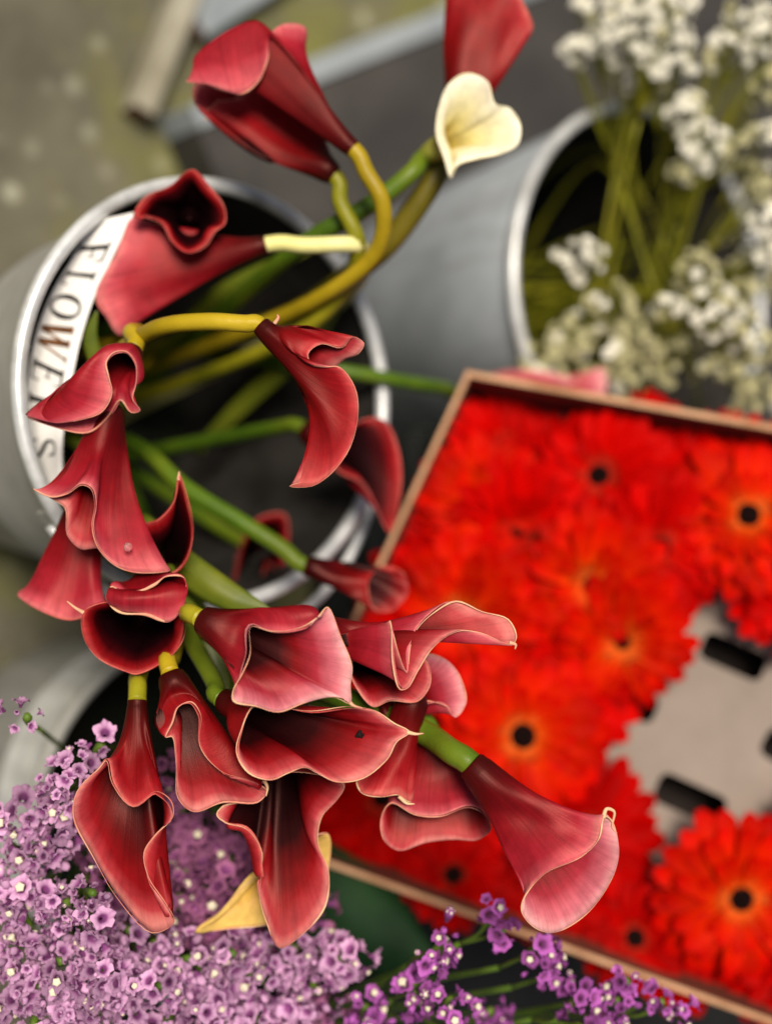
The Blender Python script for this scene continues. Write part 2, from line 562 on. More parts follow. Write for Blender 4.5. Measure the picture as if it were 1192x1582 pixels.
def calla(label, D, rim, base, rb, stem, mats, edge, k=.5, h=.55, er=.00043, tip=None, stem_mat_=None, sr=.0052, root=None, group='calla lilies in the grey bucket', flare=.35, root_h=.06):
    NS, M = 96, 26
    loop, mid = [], []
    Rc = np.mean([px3(p[:3], D) for p in rim], 0)
    Pb = px3(base, D)
    Mc = Pb + h * (Rc - Pb)
    for p in rim:
        r3 = px3(p[:3], D)
        loop.append(r3)
        mid.append(px3(p[3:6], D) if len(p) == 6 else Mc + k * (r3 - Rc))
    per = max(4, NS // len(rim))
    cmb = crom(np.hstack([np.array(loop), np.array(mid)]), per, True)
    L, Md = cmb[:, :3], cmb[:, 3:]
    n = len(L)
    axis = unit(Mc - Pb)
    e1, e2 = frame(axis)
    rbm = rb * D / FPX
    best = None
    for sgn in (1, -1):
        for ph in np.linspace(0, 2 * math.pi, 48, endpoint=False):
            a_ = ph + sgn * 2 * math.pi * np.arange(n) / n
            B = Pb + rbm * (np.cos(a_)[:, None] * e1 + np.sin(a_)[:, None] * e2)
            c = ((B - Pb - (Md - Mc)) ** 2).sum()
            if best is None or c < best[0]:
                best = (c, B)
    B = best[1]
    Ln = np.linalg.norm(Mc - Pb)
    rings = []
    sv = []
    mT = (L - B) * .5
    outw = L - Rc
    outw = outw - (outw @ axis)[:, None] * axis
    mE = 1.2 * (L - Md) - .3 * mT + flare * (outw * .8 - axis * np.linalg.norm(outw, axis=1)[:, None] * 1.1)
    r0_ = min(sr * 1.04, rbm)
    for (fr, ax) in ((r0_ / rbm, -.62), ((r0_ / rbm) * .45 + .55, -.46), (.93, -.2)):
        rings.append(Pb + (B - Pb) * fr + axis * rbm * ax)
        sv.append(.0)
    for j in range(M + 1):
        s = j / M
        if s < .5:
            q = s / .5
            P = hermite(B, axis * Ln * .9 + (Md - Mc) * .25, Md, mT, q)
        else:
            q = (s - .5) / .5
            P = hermite(Md, mT, L, mE, q)
        rings.append(P)
        sv.append(s)
    M = len(rings) - 1
    R = np.array(rings)                       # (M+1, n, 3)
    # soft unevenness of living tissue
    wob = np.zeros((M + 1, n))
    for _ in range(3):
        f1, f2, p1, p2 = rng.integers(1, 5), rng.uniform(1, 3), rng.uniform(0, 6.28), rng.uniform(0, 6.28)
        wob += np.sin(2 * math.pi * f1 * np.arange(n) / n + p1)[None] * np.sin(f2 * 3.14 * np.array(sv) + p2)[:, None]
    du = np.roll(R, -1, 1) - np.roll(R, 1, 1)
    dv = np.gradient(R, axis=0)
    N = np.cross(du, dv)
    N /= np.maximum(np.linalg.norm(N, axis=2, keepdims=True), 1e-12)
    ring = R[7]
    if ((ring - ring.mean(0)) * N[7]).sum() < 0:
        N = -N
        flip = True
    else:
        flip = False
    R = R + N * (wob * .0013 * np.array(sv)[:, None])[..., None]
    th = np.array([.0013 * (1 - .7 * s) for s in sv])[:, None, None]
    I = R - N * th
    root_o = thing('calla_lily', label, 'flower', Pb, group)
    org = Pb
    V = np.concatenate([R.reshape(-1, 3), I.reshape(-1, 3)]) - org
    off = (M + 1) * n
    F, mi, uv = [], [], []
    for j in range(M):
        for i in range(n):
            l = (i + 1) % n
            q = (j * n + i, j * n + l, (j + 1) * n + l, (j + 1) * n + i)
            if flip:
                q = q[::-1]
            F.append(q)
            mi.append(0)
            F.append(tuple(off + t for t in q[::-1]))
            mi.append(1)
    for i in range(n):
        l = (i + 1) % n
        q = (M * n + i, M * n + l, off + M * n + l, off + M * n + i)
        F.append(q if not flip else q[::-1])
        mi.append(0)
    F.append(tuple(off + 3 * n + i for i in range(n)))
    mi.append(1)
    me = mesh('spathe', V, F, mats, True, mi)
    al = me.attributes.new('along', 'FLOAT', 'POINT')
    al.data.foreach_set('value', np.concatenate([np.repeat(sv, n)] * 2).astype(np.float32))
    ul = me.uv_layers.new(name='UVMap')
    li = np.empty(len(me.loops), np.int32)
    me.loops.foreach_get('vertex_index', li)
    vi = li % off
    uu = np.stack([(vi % n) / n, (vi // n) / M], 1).astype(np.float32)
    ul.data.foreach_set('uv', uu.ravel())
    sp = obj('spathe', me, root_o)
    V, F = tube_geo((L - N[M] * .0002) - org, er * np.clip(.72 + .40 * np.sin(np.arange(n) * 2 * math.pi * 2 / n + rng.uniform(0, 6)) + .28 * np.sin(np.arange(n) * 2 * math.pi * 7 / n + rng.uniform(0, 6)), .22, 1.35), 6, True)
    obj('spathe_edge', mesh('spathe_edge', V, F, [edge]), sp)
    if tip:
        P = crom([px3(p, D) for p in tip], 6)
        tube('tip', P, np.linspace(.0013, .0003, len(P)), EDGE_CREAM, root_o, 7, origin=org)
    # stem: from inside the tube's base back to the bucket's floor
    st3 = [px3(p, D) for p in stem]
    s0 = Pb - axis * rbm * .56
    away = unit(unit(st3[0] - s0) - axis * .9)
    sp_ = [s0, s0 + away * min(.010, .4 * np.linalg.norm(st3[0] - s0))] + st3
    if root is None:
        ra, rr = rng.uniform(0, 6.28), rng.uniform(.01, .07)
        root = np.array([CB[0] + rr * math.cos(ra), CB[1] + rr * math.sin(ra), root_h])
    sp_.append(np.array(root))
    P = crom(sp_, 12)
    r_ = np.full(len(P), sr)
    r_[:4] = np.linspace(sr * 1.02, sr, 4)
    tube('stem', P, r_, stem_mat_ or STEM_GREEN, root_o, 10, origin=org)
    return root_o


RED, PINK, DARK = (RED_OUT, RED_IN), (PINK_OUT, PINK_IN), (DARK_OUT, DARK_IN)
RIMD = .95

calla('long red calla with a folded V flap hanging over the mauve statice', .775,
      [(165, 1175, 12), (174, 1210, 22), (206, 1246, 32), (240, 1222, 26), (264, 1236, 18), (267, 1262, 12, 250, 1225, 4), (240, 1291, 8, 255, 1268, -14),
       (223, 1318, 8, 258, 1320, -16), (230, 1355, 6, 262, 1355, -18), (258, 1398, 4, 264, 1385, -18), (270, 1424, 2), (235, 1441, -2), (182, 1388, -18), (145, 1325, -20),
       (114, 1262, -6), (120, 1222, 2), (152, 1188, 6)], (212, 1092, -45), 16, [(213, 1050, -110), (224, 985, -230)], RED, EDGE_PINK, k=.45, tip=None, stem_mat_=STEM_YELLOW)
calla('red calla with a curled cream lip beside the long V-flapped one', .79,
      [(266, 1138, 14), (272, 1180, 10), (275, 1232, 8), (300, 1254, 8), (345, 1239, 2), (398, 1239, -2), (412, 1222, -6), (388, 1207, 14, 396, 1198, 2), (340, 1190, 26, 372, 1172, 8),
       (309, 1152, 30, 338, 1130, 10), (311, 1105, 30, 312, 1090, 8), (296, 1084, 28, 290, 1074, 8), (275, 1092, 26, 262, 1078, 10), (266, 1116, 22, 246, 1110, 10), (256, 1139, 20, 243, 1115, 12)],
      (268, 1052, -10), 24, [(266, 1015, -100), (262, 950, -240)], RED, EDGE_PINK, tip=[(408, 1206, -2), (413, 1216, 0), (411, 1230, 2)], stem_mat_=STEM_GOLD)
calla('broad open calla with dark freckle below the pink square-faced one', .768,
      [(392, 1090, 10), (372, 1128, 14), (365, 1162, 16), (384, 1194, 18), (418, 1205, 18), (446, 1194, 16), (470, 1186, 16), (490, 1195, 18), (520, 1208, 20), (562, 1202, 16), (598, 1172, 10), (612, 1146, 6),
       (632, 1131, 2), (608, 1117, 4), (580, 1098, 6), (540, 1091, 8), (480, 1098, 10), (430, 1092, 10)],
      (352, 1085, -62), 22, [(333, 1060, -110), (290, 980, -220)], RED, EDGE_CREAM, k=.55, h=.5, tip=[(628, 1131, 2), (642, 1134, 1), (654, 1133, -2)])
calla('rosy pink calla with a square open face and dark throat', .757,
      [(387, 968, 20, 372, 960, 0), (386, 1010, 22, 356, 1000, 5), (373, 1042, 20, 352, 1025, 0), (360, 1066, 16), (361, 1083, 14), (395, 1091, 14), (430, 1100, 14), (470, 1086, 10), (514, 1077, 6), (540, 1086, 2),
       (541, 1058, 0), (543, 1030, 0), (526, 985, 0), (506, 938, 4), (488, 956, 24, 470, 934, 10), (458, 971, 30, 435, 940, 15), (420, 975, 28, 405, 942, 10)],
      (322, 962, -25), 26, [(288, 947, -150), (250, 910, -340)], PINK, EDGE_CREAM, tip=[(538, 1083, 2), (546, 1090, 2), (560, 1094, 0)], stem_mat_=STEM_YELLOW)
calla('wavy calla stretched over the gerberas with thin cream lips', .775,
      [(604, 975, 30), (606, 1025, 28), (617, 1065, 24), (629, 1063, 20), (645, 1036, 16), (670, 999, 12), (706, 976, 10), (742, 978, 8), (790, 996, 4), (797, 984, 0), (784, 957, -6), (744, 945, -8), (704, 929, -8),
       (670, 946, -4), (643, 973, 2), (633, 1000, 10), (629, 1040, 16), (616, 1010, 22), (602, 958, 26)],
      (500, 985, -30), 34, [(300, 965, -240), (225, 840, -430)], (PINK_OUT, RED_IN), EDGE_CREAM, k=.42, h=.42, tip=[(786, 993, 3), (796, 996, 2), (795, 1003, 2)])
calla('deep red cup calla tucked under the wavy cream-lipped one', .80,
      [(540, 1032, 6), (556, 1072, 10), (576, 1092, 14), (602, 1083, 16), (645, 1083, 14), (664, 1056, 8), (660, 1024, 0), (628, 1000, -8), (578, 988, -6)],
      (520, 1000, -70), 28, [(315, 985, -250), (240, 860, -440)], RED, EDGE_PINK)
calla('pink calla lobe curving out over a gerbera beside the cup calla', .815,
      [(640, 1082, 12), (665, 1084, 16), (690, 1092, 14), (706, 1106, 8), (719, 1086, 0), (712, 1050, -8), (690, 1020, -14), (655, 1012, -8)],
      (600, 1100, -30), 26, [(340, 1000, -290), (265, 875, -480)], PINK, EDGE_PINK, h=.4)
calla('narrow red calla hanging with a hooked cream tip by the green stem', .80,
      [(551, 1203, 12), (558, 1224, 18), (588, 1231, 22), (614, 1228, 20), (634, 1238, 8), (638, 1200, -10), (626, 1180, -26), (580, 1185, -18)],
      (636, 1085, -25), 26, [(310, 1000, -270), (235, 875, -460)], RED, EDGE_CREAM, k=.62, h=.45, tip=[(616, 1230, 14), (628, 1241, 12), (640, 1242, 10)])
calla('short dusky pink calla with an oval dark mouth above the box edge', .81,
      [(604, 1240, 12), (640, 1258, 26), (680, 1261, 30), (724, 1247, 24), (752, 1262, 10), (757, 1282, 0), (736, 1297, -6), (702, 1296, -8), (655, 1302, -6), (615, 1314, -2), (593, 1298, 0), (588, 1264, 4)],
      (668, 1150, -35), 34, [(345, 1020, -310), (270, 895, -500)], (PINK_OUT, RED_IN), EDGE_PINK, k=.78)
calla('large dusky calla turned away on a green stem over the gerberas', .775,
      [(804, 1402, 12), (838, 1352, 32), (898, 1323, 38), (924, 1296, 36), (932, 1262, 28), (944, 1268, 12), (955, 1315, 0), (942, 1362, -10), (905, 1412, -12), (856, 1440, -6), (822, 1430, 4)],
      (738, 1192, -14), 27, [(700, 1163, -30), (655, 1132, -100), (330, 975, -300), (255, 850, -490)], (PINK_OUT, PINK_IN), EDGE_CREAM, tip=[(931, 1264, 26), (936, 1250, 22), (948, 1254, 16), (945, 1278, 10), (952, 1287, 8)], stem_mat_=STEM_GREEN, sr=.0072, h=.52)
calla('calla with an anvil-shaped top and one long petal ending in a point', .80,
      [(345, 1245, 12), (335, 1258, 16), (348, 1271, 18, 352, 1256, -4), (380, 1281, 14, 372, 1268, -14), (403, 1312, 10, 384, 1300, -16), (404, 1345, 4, 392, 1335, -14), (401, 1385, -4), (414, 1430, 0), (432, 1464, 8), (470, 1440, 6), (502, 1400, 2), (507, 1345, -4), (491, 1300, -6),
       (497, 1262, 0), (520, 1236, 10), (531, 1212, 16), (490, 1196, 20), (420, 1196, 20), (376, 1236, 14)],
      (430, 1165, -60), 26, [(300, 985, -260), (225, 860, -450)], RED, EDGE_CREAM, k=.5, h=.45)
calla('pale ochre calla half hidden behind the anvil-topped red one', .83,
      [(303, 1438, 0), (340, 1406, 4), (380, 1366, 8), (420, 1335, 10), (468, 1300, 6), (506, 1288, 0), (509, 1330, -6), (490, 1390, -10), (420, 1426, -8), (355, 1434, -4)],
      (455, 1290, -55), 26, [(325, 1010, -320), (250, 885, -510)], (OCHRE_OUT, OCHRE_OUT), EDGE_CREAM, stem_mat_=STEM_YELLOW)

calla('dark-throated cup calla above the two stems by the silver bucket', .80,
      [(128, 947, 12), (130, 985, 6), (150, 1015, 6), (194, 1037, 8), (213, 1041, 8), (268, 1010, 6), (286, 978, 2), (282, 930, 4), (250, 925, 2), (190, 928, 2), (148, 934, 8)],
      (222, 950, -100), 26, [(225, 900, -130)], DARK, EDGE_RED, k=.62, tip=[(130, 947, 12), (118, 940, 14), (104, 929, 16)])
calla('short calla with a thick pale rolled lip between the cup and the dewdrop one', .795,
      [(172, 906, 10), (190, 914, 15), (212, 914, 17), (238, 903, 15), (257, 890, 10), (284, 892, 4, 276, 886, -6), (284, 925, 9, 288, 905, 0), (263, 959, 14, 266, 906, 12), (225, 949, 17, 228, 914, 18), (187, 946, 16, 188, 914, 16), (168, 930, 12, 172, 908, 8)],
      (230, 888, -60), 20, [(240, 868, -150)], (PINK_OUT, PINK_OUT), EDGE_CREAM, k=.8, h=.7, er=.0008, flare=.05)
calla('calla with a gaping dark mouth and upright green tip behind the dewdrop one', .82,
      [(277, 735, 12), (268, 776, 8), (245, 803, 8), (212, 815, 6), (212, 850, 2), (238, 884, 2), (268, 885, 4), (289, 862, 4), (299, 820, 4), (292, 776, 6)],
      (250, 890, -90), 26, [(250, 860, -130)], DARK, EDGE_RED, k=.7, tip=[(276, 742, 12), (277, 728, 12)])
calla('coral red calla with a water drop and S-shaped mouth inside the rim', .80,
      [(52, 755, 20), (78, 767, 26), (105, 762, 30), (126, 749, 32), (141, 755, 32), (147, 780, 31), (143, 812, 30), (152, 846, 27), (178, 873, 22), (212, 884, 16), (263, 881, 6), (232, 868, -22), (190, 862, -30),
       (150, 847, -10), (125, 848, -2), (104, 826, 2), (101, 785, 6), (84, 772, 10)],
      (168, 640, -50), 26, [(185, 610, -120), (200, 590, -260)], (PINK_OUT, RED_IN), EDGE_PINK, k=.5)
calla('flared red calla turned away with its skirt over the silver bucket', .835,
      [(27, 918, 10), (60, 942, 26), (108, 957, 30), (148, 946, 26), (168, 938, 8), (140, 925, -26), (90, 914, -36), (50, 906, -20)],
      (138, 755, -20), 26, [(150, 715, -40)], (PINK_OUT, RED_IN), EDGE_RED, k=.62)
calla('calla folded like an ear lying across the letters of the card', .80,
      [(42, 644, 2, 112, 584, -6), (90, 653, 12, 70, 624, 4), (128, 648, 18, 85, 612, 10), (158, 636, 21, 100, 600, 16), (173, 608, 24, 112, 586, 20), (168, 582, 26, 128, 568, 20), (164, 560, 26, 145, 551, 18), (176, 544, 23, 168, 533, 8), (196, 543, 18, 204, 531, 0), (211, 562, 12, 219, 552, -8), (211, 592, 6, 222, 585, -10), (206, 617, 4), (217, 634, 4), (203, 637, -4),
       (186, 618, -14), (166, 645, -20), (136, 668, -12, 140, 600, -20), (85, 660, -6, 115, 590, -18)],
      (202, 548, -40), 20, [(203, 514, -90), (215, 520, -240)], (PINK_OUT, PINK_OUT), EDGE_PINK, flare=.1, stem_mat_=STEM_GOLD)
calla('small dark calla facing up with a black throat by the bucket rim', .865,
      [(297, 262, 8), (322, 285, 2), (346, 320, 2), (347, 345, 6), (332, 358, 2), (318, 380, 6), (290, 391, 10), (267, 375, 6), (250, 347, 4), (227, 336, 2), (208, 333, 6), (225, 305, 2), (263, 287, 2)],
      (292, 338, -62), 22, [(312, 366, -120), (330, 400, -220)], DARK, EDGE_RED, k=.66)
calla('red calla on a pale cream stem lying against the card corner', .885,
      [(208, 333, 10), (178, 395, 24), (148, 457, 24), (166, 492, 18), (186, 518, 4), (214, 482, -22), (232, 420, -32), (236, 368, -20)],
      (402, 380, 0), 15, [(470, 379, 0), (545, 378, -10), (562, 395, -90), (520, 470, -330)], (PINK_OUT, RED_IN), EDGE_PINK, stem_mat_=STEM_PALE, sr=.0052, h=.5)
calla('calla on a golden stem with a keyhole mouth and long trailing petal', .79,
      [(528, 537, 6, 468, 508, 0), (497, 531, 14, 448, 511, 12), (476, 546, 22, 440, 522, 18), (480, 562, 22, 443, 535, 20), (504, 567, 24, 455, 545, 20), (524, 568, 22, 470, 558, 18), (547, 598, 17, 486, 582, 15), (553, 636, 14, 492, 606, 14), (541, 690, 12, 500, 630, 14), (512, 731, 10, 497, 640, 12), (482, 751, 10, 488, 640, 6), (447, 751, 10, 478, 630, 0), (488, 734, 2, 468, 605, -8), (491, 690, -8, 456, 585, -14), (484, 632, -14, 444, 565, -16),
       (500, 590, -34, 440, 545, -20), (530, 556, -16, 455, 525, -20), (553, 546, -2, 475, 512, -14), (562, 530, 4, 490, 508, -2), (545, 521, 8, 480, 503, 2)],
      (410, 510, -4), 17, [(380, 500, -6), (320, 497, -14), (240, 508, -60)], RED, EDGE_PINK, stem_mat_=STEM_GOLD, sr=.0050, flare=.1, tip=[(424, 500, 6), (430, 490, 8), (428, 486, 8)])
calla('soft pink calla bending down over the bucket rim behind the trailing one', .95,
      [(545, 656, 6), (590, 648, 6), (616, 700, 8), (618, 760, 6), (601, 823, 0), (583, 786, 6), (556, 746, 10), (522, 726, 6), (512, 690, 0)],
      (480, 668, -25), 22, [(430, 660, -60)], (PINK_OUT, DARK_IN), EDGE_RED, k=.55)
calla('small red calla deep inside the bucket by the grey wall', 1.0,
      [(440, 795, 0), (443, 850, 4), (430, 886, 0), (415, 870, 10), (393, 916, 4), (358, 915, 0), (362, 880, 6), (372, 838, 4), (400, 800, 4)],
      (400, 852, -70), 20, [(380, 840, -110)], DARK, EDGE_RED, k=.6)
calla('slim dark red calla pointing into the box on a green stem', .915,
      [(588, 876, -14), (620, 884, -10), (630, 915, 0), (604, 944, 10), (576, 940, 20), (568, 902, 16)],
      (482, 877, -2), 17, [(440, 850, -6), (370, 805, -16), (285, 752, -40), (215, 690, -100)], DARK, EDGE_RED, sr=.0058, k=.7)
calla('red calla lying behind the top edge of the gerbera box', 1.085,
      [(752, 586, 4), (800, 572, 8), (858, 578, 8), (905, 588, 6), (930, 568, 4), (934, 608, 0), (880, 640, -14), (800, 636, -10)],
      (725, 608, -6), 16, [(690, 601, 40), (640, 592, 120), (560, 578, 165), (480, 566, 170), (380, 553, 110), (225, 545, -80)], (PINK_OUT, PINK_IN), EDGE_PINK, sr=.0050)
calla('rose red calla with a drooping brim on a yellow stem above the rim', .86,
      [(288, 126, 12, 345, 100, -8), (318, 131, 16, 318, 92, 0), (350, 142, 20, 345, 60, 4), (374, 145, 22, 375, 42, 6), (399, 126, 22, 402, 36, 8), (413, 92, 20, 425, 60, 12), (416, 55, 12, 440, 75, 12), (438, 38, 2, 470, 110, 8), (470, 45, -18, 488, 120, -8), (462, 85, -38, 470, 140, -26), (400, 112, -52, 430, 150, -34), (332, 118, -22, 400, 140, -22)],
      (538, 224, 0), 15, [(565, 265, -4), (590, 312, -12), (585, 380, -50), (510, 450, -130)], (PINK_OUT, PINK_OUT), EDGE_PINK, stem_mat_=STEM_GOLD, sr=.0052, flare=.1)
calla('deep red calla pressed under the drooping-brimmed one', .885,
      [(298, 136, 4), (304, 164, 10), (318, 172, 8), (336, 156, 6), (366, 150, 0), (392, 118, -10), (372, 96, -18), (325, 112, -10)],
      (507, 264, 0), 20, [(525, 310, -4), (552, 372, -14), (540, 430, -70), (480, 500, -140)], RED, EDGE_PINK, k=1.05, h=.45, stem_mat_=STEM_YELLOW, sr=.0052, tip=[(318, 170, 8), (322, 178, 9), (316, 186, 9)])
calla('tall red calla standing behind the ivory one', .91,
      [(684, -40, 0), (716, -75, 22), (776, -62, 26), (806, 2, 20), (822, 45, 8), (800, 62, -6), (756, 22, -32), (706, -15, -26)],
      (706, 196, -4), 22, [(690, 240, -6), (655, 300, -14), (600, 375, -40), (540, 425, -80), (440, 490, -170)], RED, EDGE_RED, stem_mat_=STEM_OLIVE, sr=.0078, h=.45, k=.6)
calla('ivory calla with two lobes and a hanging point', .875,
      [(673, 205, 2), (678, 165, 6), (692, 131, 10), (720, 114, 10), (752, 126, 8), (764, 160, 14), (788, 167, 8), (804, 196, 8), (798, 226, 8), (768, 239, 8), (735, 246, 10), (706, 256, 6), (696, 276, 4), (686, 246, 2)],
      (668, 234, -60), 18, [(640, 262, -50), (600, 296, -52), (550, 330, -60), (482, 368, -90)], (CREAM_OUT, CREAM_IN), EDGE_WHITE, k=.42, h=.62, stem_mat_=STEM_GREEN, sr=.0060)

def on_surface(o, x, y, r=7):
    """the frontmost point of a part that lies behind photograph pixel x, y"""
    V_ = np.array([v.co for v in o.data.vertices]) + np.array(o.parent.location) - CAM
    d_ = V_ @ FW
    X_, Y_ = 596 + FPX * (V_ @ UP) / d_, 791 + FPX * (V_ @ RT) / d_
    near = np.where((X_ - x) ** 2 + (Y_ - y) ** 2 < r * r)[0]
    return float(d_[near].min()) if len(near) else None


frk = next(o for o in bpy.data.objects if o.get('label', '').startswith('broad open calla'))
fsp = next(o for o in frk.children if o.name.startswith('spathe'))
fd = on_surface(fsp, 555, 1135)
if fd:
    FRECK = plain('freckle_brown', (.012, .006, .006), .7, .1)
    bm = bmesh.new()
    for (dx, dy, rr) in ((0, 0, .0018), (3, 3, .0012), (-4, 2, .0011), (1, -5, .0010), (6, 0, .0008)):
        p = at(555 + dx, 1135 + dy, fd) - np.array(frk.location)
        bmesh.ops.create_icosphere(bm, subdivisions=2, radius=rr, matrix=Matrix.Translation(Vector(p)))
    me = bpy.data.meshes.new('freckle')
    bm.to_mesh(me)
    bm.free()
    me.materials.append(FRECK)
    smooth(me)
    obj('freckle', me, frk)

# a water drop resting on one of the petals
dm, dnt, db = new_mat('water_drop')
db.inputs['Base Color'].default_value = (.9, .5, .5, 1)
db.inputs['Roughness'].default_value = .02
db.inputs['Transmission Weight'].default_value = .8
db.inputs['IOR'].default_value = 1.33
bm = bmesh.new()
bmesh.ops.create_uvsphere(bm, u_segments=16, v_segments=10, radius=.0026)
for v in bm.verts:
    v.co.z *= .7
me = bpy.data.meshes.new('dewdrop')
bm.to_mesh(me)
bm.free()
me.materials.append(dm)
smooth(me)
thing('dewdrop', 'single clear water drop on the coral red calla petal', 'water drop', px3((198, 845, 34), .80), me=me)


# ------------------------------------------------------------------ leaves among the stems
def leaf(label, pts, D, width, mat, cat='leaf', group='calla leaves'):
    """a blade along pts (pixel, pixel, towards-camera) with a folded midrib"""
    P = crom([px3(p, D) for p in pts], 8)
    n = len(P)
    T = np.array([unit(t) for t in np.gradient(P, axis=0)])
    org = P[0].copy()
    V, F = [], []
    W = 7
    for i in range(n):
        t = i / (n - 1)
        w = width * D / FPX * (math.sin(math.pi * min(1, .12 + t * .88)) ** .75)
        side = unit(np.cross(T[i], FW))
        nrm = unit(np.cross(side, T[i]))
        for k in range(W):
            u = k / (W - 1) * 2 - 1
            V.append(P[i] + side * u * w - nrm * (abs(u) ** 1.3) * w * -.35 + nrm * math.sin(t * 9 + u * 2) * w * .05 - org)
    for i in range(n - 1):
        for k in range(W - 1):
            F.append((i * W + k, i * W + k + 1, (i + 1) * W + k + 1, (i + 1) * W + k))
    me = mesh('blade', V, F, [mat])
    r = thing('calla_leaf', label, cat, org, group)
    o = obj('blade', me, r)
    so = o.modifiers.new('thickness', 'SOLIDIFY')
    so.thickness = .0008
    tube('midrib', P - org, np.linspace(.0016, .0004, n), mat, r, 6)
    return r


leaf('yellow-green calla leaf slanting between the dark-mouthed and pink callas', [(215, 800, -90), (290, 880, -30), (350, 920, -10), (425, 948, 0)], .84, 26, LEAF_GREEN)
leaf('green calla leaf bending down beside the freckled calla stem', [(240, 890, -90), (300, 970, -40), (335, 1040, -20), (350, 1095, -5)], .84, 24, LEAF_GREEN)
leaf('broad dark green leaf behind the pale ochre calla', [(290, 1190, -60), (340, 1260, -20), (395, 1340, 0), (440, 1400, 10)], .92, 62, LEAF_DARK)
leaf('broad dark green leaf under the lower edge of the gerbera box', [(430, 1300, -40), (500, 1390, -10), (580, 1450, 0), (680, 1500, 0)], 1.0, 80, LEAF_DARK)
leaf('narrow yellow-green leaf standing by the letters', [(190, 640, -90), (150, 560, -20), (140, 520, -5), (150, 480, 5)], .875, 12, LEAF_GREEN)
leaf('slim dark leaf crossing the inside of the bucket', [(240, 560, -180), (330, 460, -80), (420, 410, -30), (490, 385, 0)], .96, 12, LEAF_GREEN)
leaf('olive leaf blade lying deep in the bucket', [(300, 700, -200), (400, 600, -80), (470, 540, -30), (530, 470, 0)], 1.0, 16, LEAF_GREEN)

# ------------------------------------------------------------------ the FLOWERS card
PAPER = mottled('white_card', (.82, .81, .79), (.88, .87, .85), 30, .55, 0, .06, .4)
INK = mottled('black_ink', (.012, .010, .009), (.02, .016, .014), 60, .5, 0, .02, .4)
INK_REFLECTION = mottled('ink_reflection', (.10, .04, .015), (.20, .08, .02), 60, .5, 0, .02, .4)  # orange-brown reflection put into the colour of the black W
low = crom([(142, 342), (110, 401), (83, 447), (60, 503), (47, 560), (40, 626), (43, 693), (54, 752)], 8)
upp = crom([(208, 328), (173, 400), (145, 462), (124, 528), (111, 590), (102, 640), (97, 690), (98, 745)], 8)
nl = len(low)


def card_pt(u, w, lift=0.0):
    """u along the card 0..1, w from its lower edge 0 to its upper edge 1"""
    x = u * (nl - 1)
    i = min(int(x), nl - 2)
    t = x - i
    L_ = low[i] * (1 - t) + low[i + 1] * t
    U_ = upp[i] * (1 - t) + upp[i + 1] * t
    p = L_ * (1 - w) + U_ * w
    d = .893 + (.878 - .893) * w
    return at(p[0], p[1], d - lift)


org = card_pt(.5, 0)
card = thing('flowers_card', 'white curved card printed FLOWERS standing inside the bucket rim', 'sign', org)
V, F = [], []
NU, NW = 40, 6
for lay in (0, .0012):
    for i in range(NU + 1):
        for j in range(NW + 1):
            V.append(card_pt(i / NU, j / NW, -lay) - org)
o2 = (NU + 1) * (NW + 1)
for i in range(NU):
    for j in range(NW):
        q = (i * (NW + 1) + j, (i + 1) * (NW + 1) + j, (i + 1) * (NW + 1) + j + 1, i * (NW + 1) + j + 1)
        F.append(q)
        F.append(tuple(o2 + t for t in q[::-1]))
for i in range(NU):
    for j in (0, NW):
        a_ = i * (NW + 1) + j
        b_ = a_ + NW + 1
        F.append((a_, b_, o2 + b_, o2 + a_))
for i in (0, NU):
    for j in range(NW):
        a_ = i * (NW + 1) + j
        F.append((a_, a_ + 1, o2 + a_ + 1, o2 + a_))
obj('card', mesh('card', V, F, [PAPER], True), card)

THICK, THIN, SER = .20, .075, .07


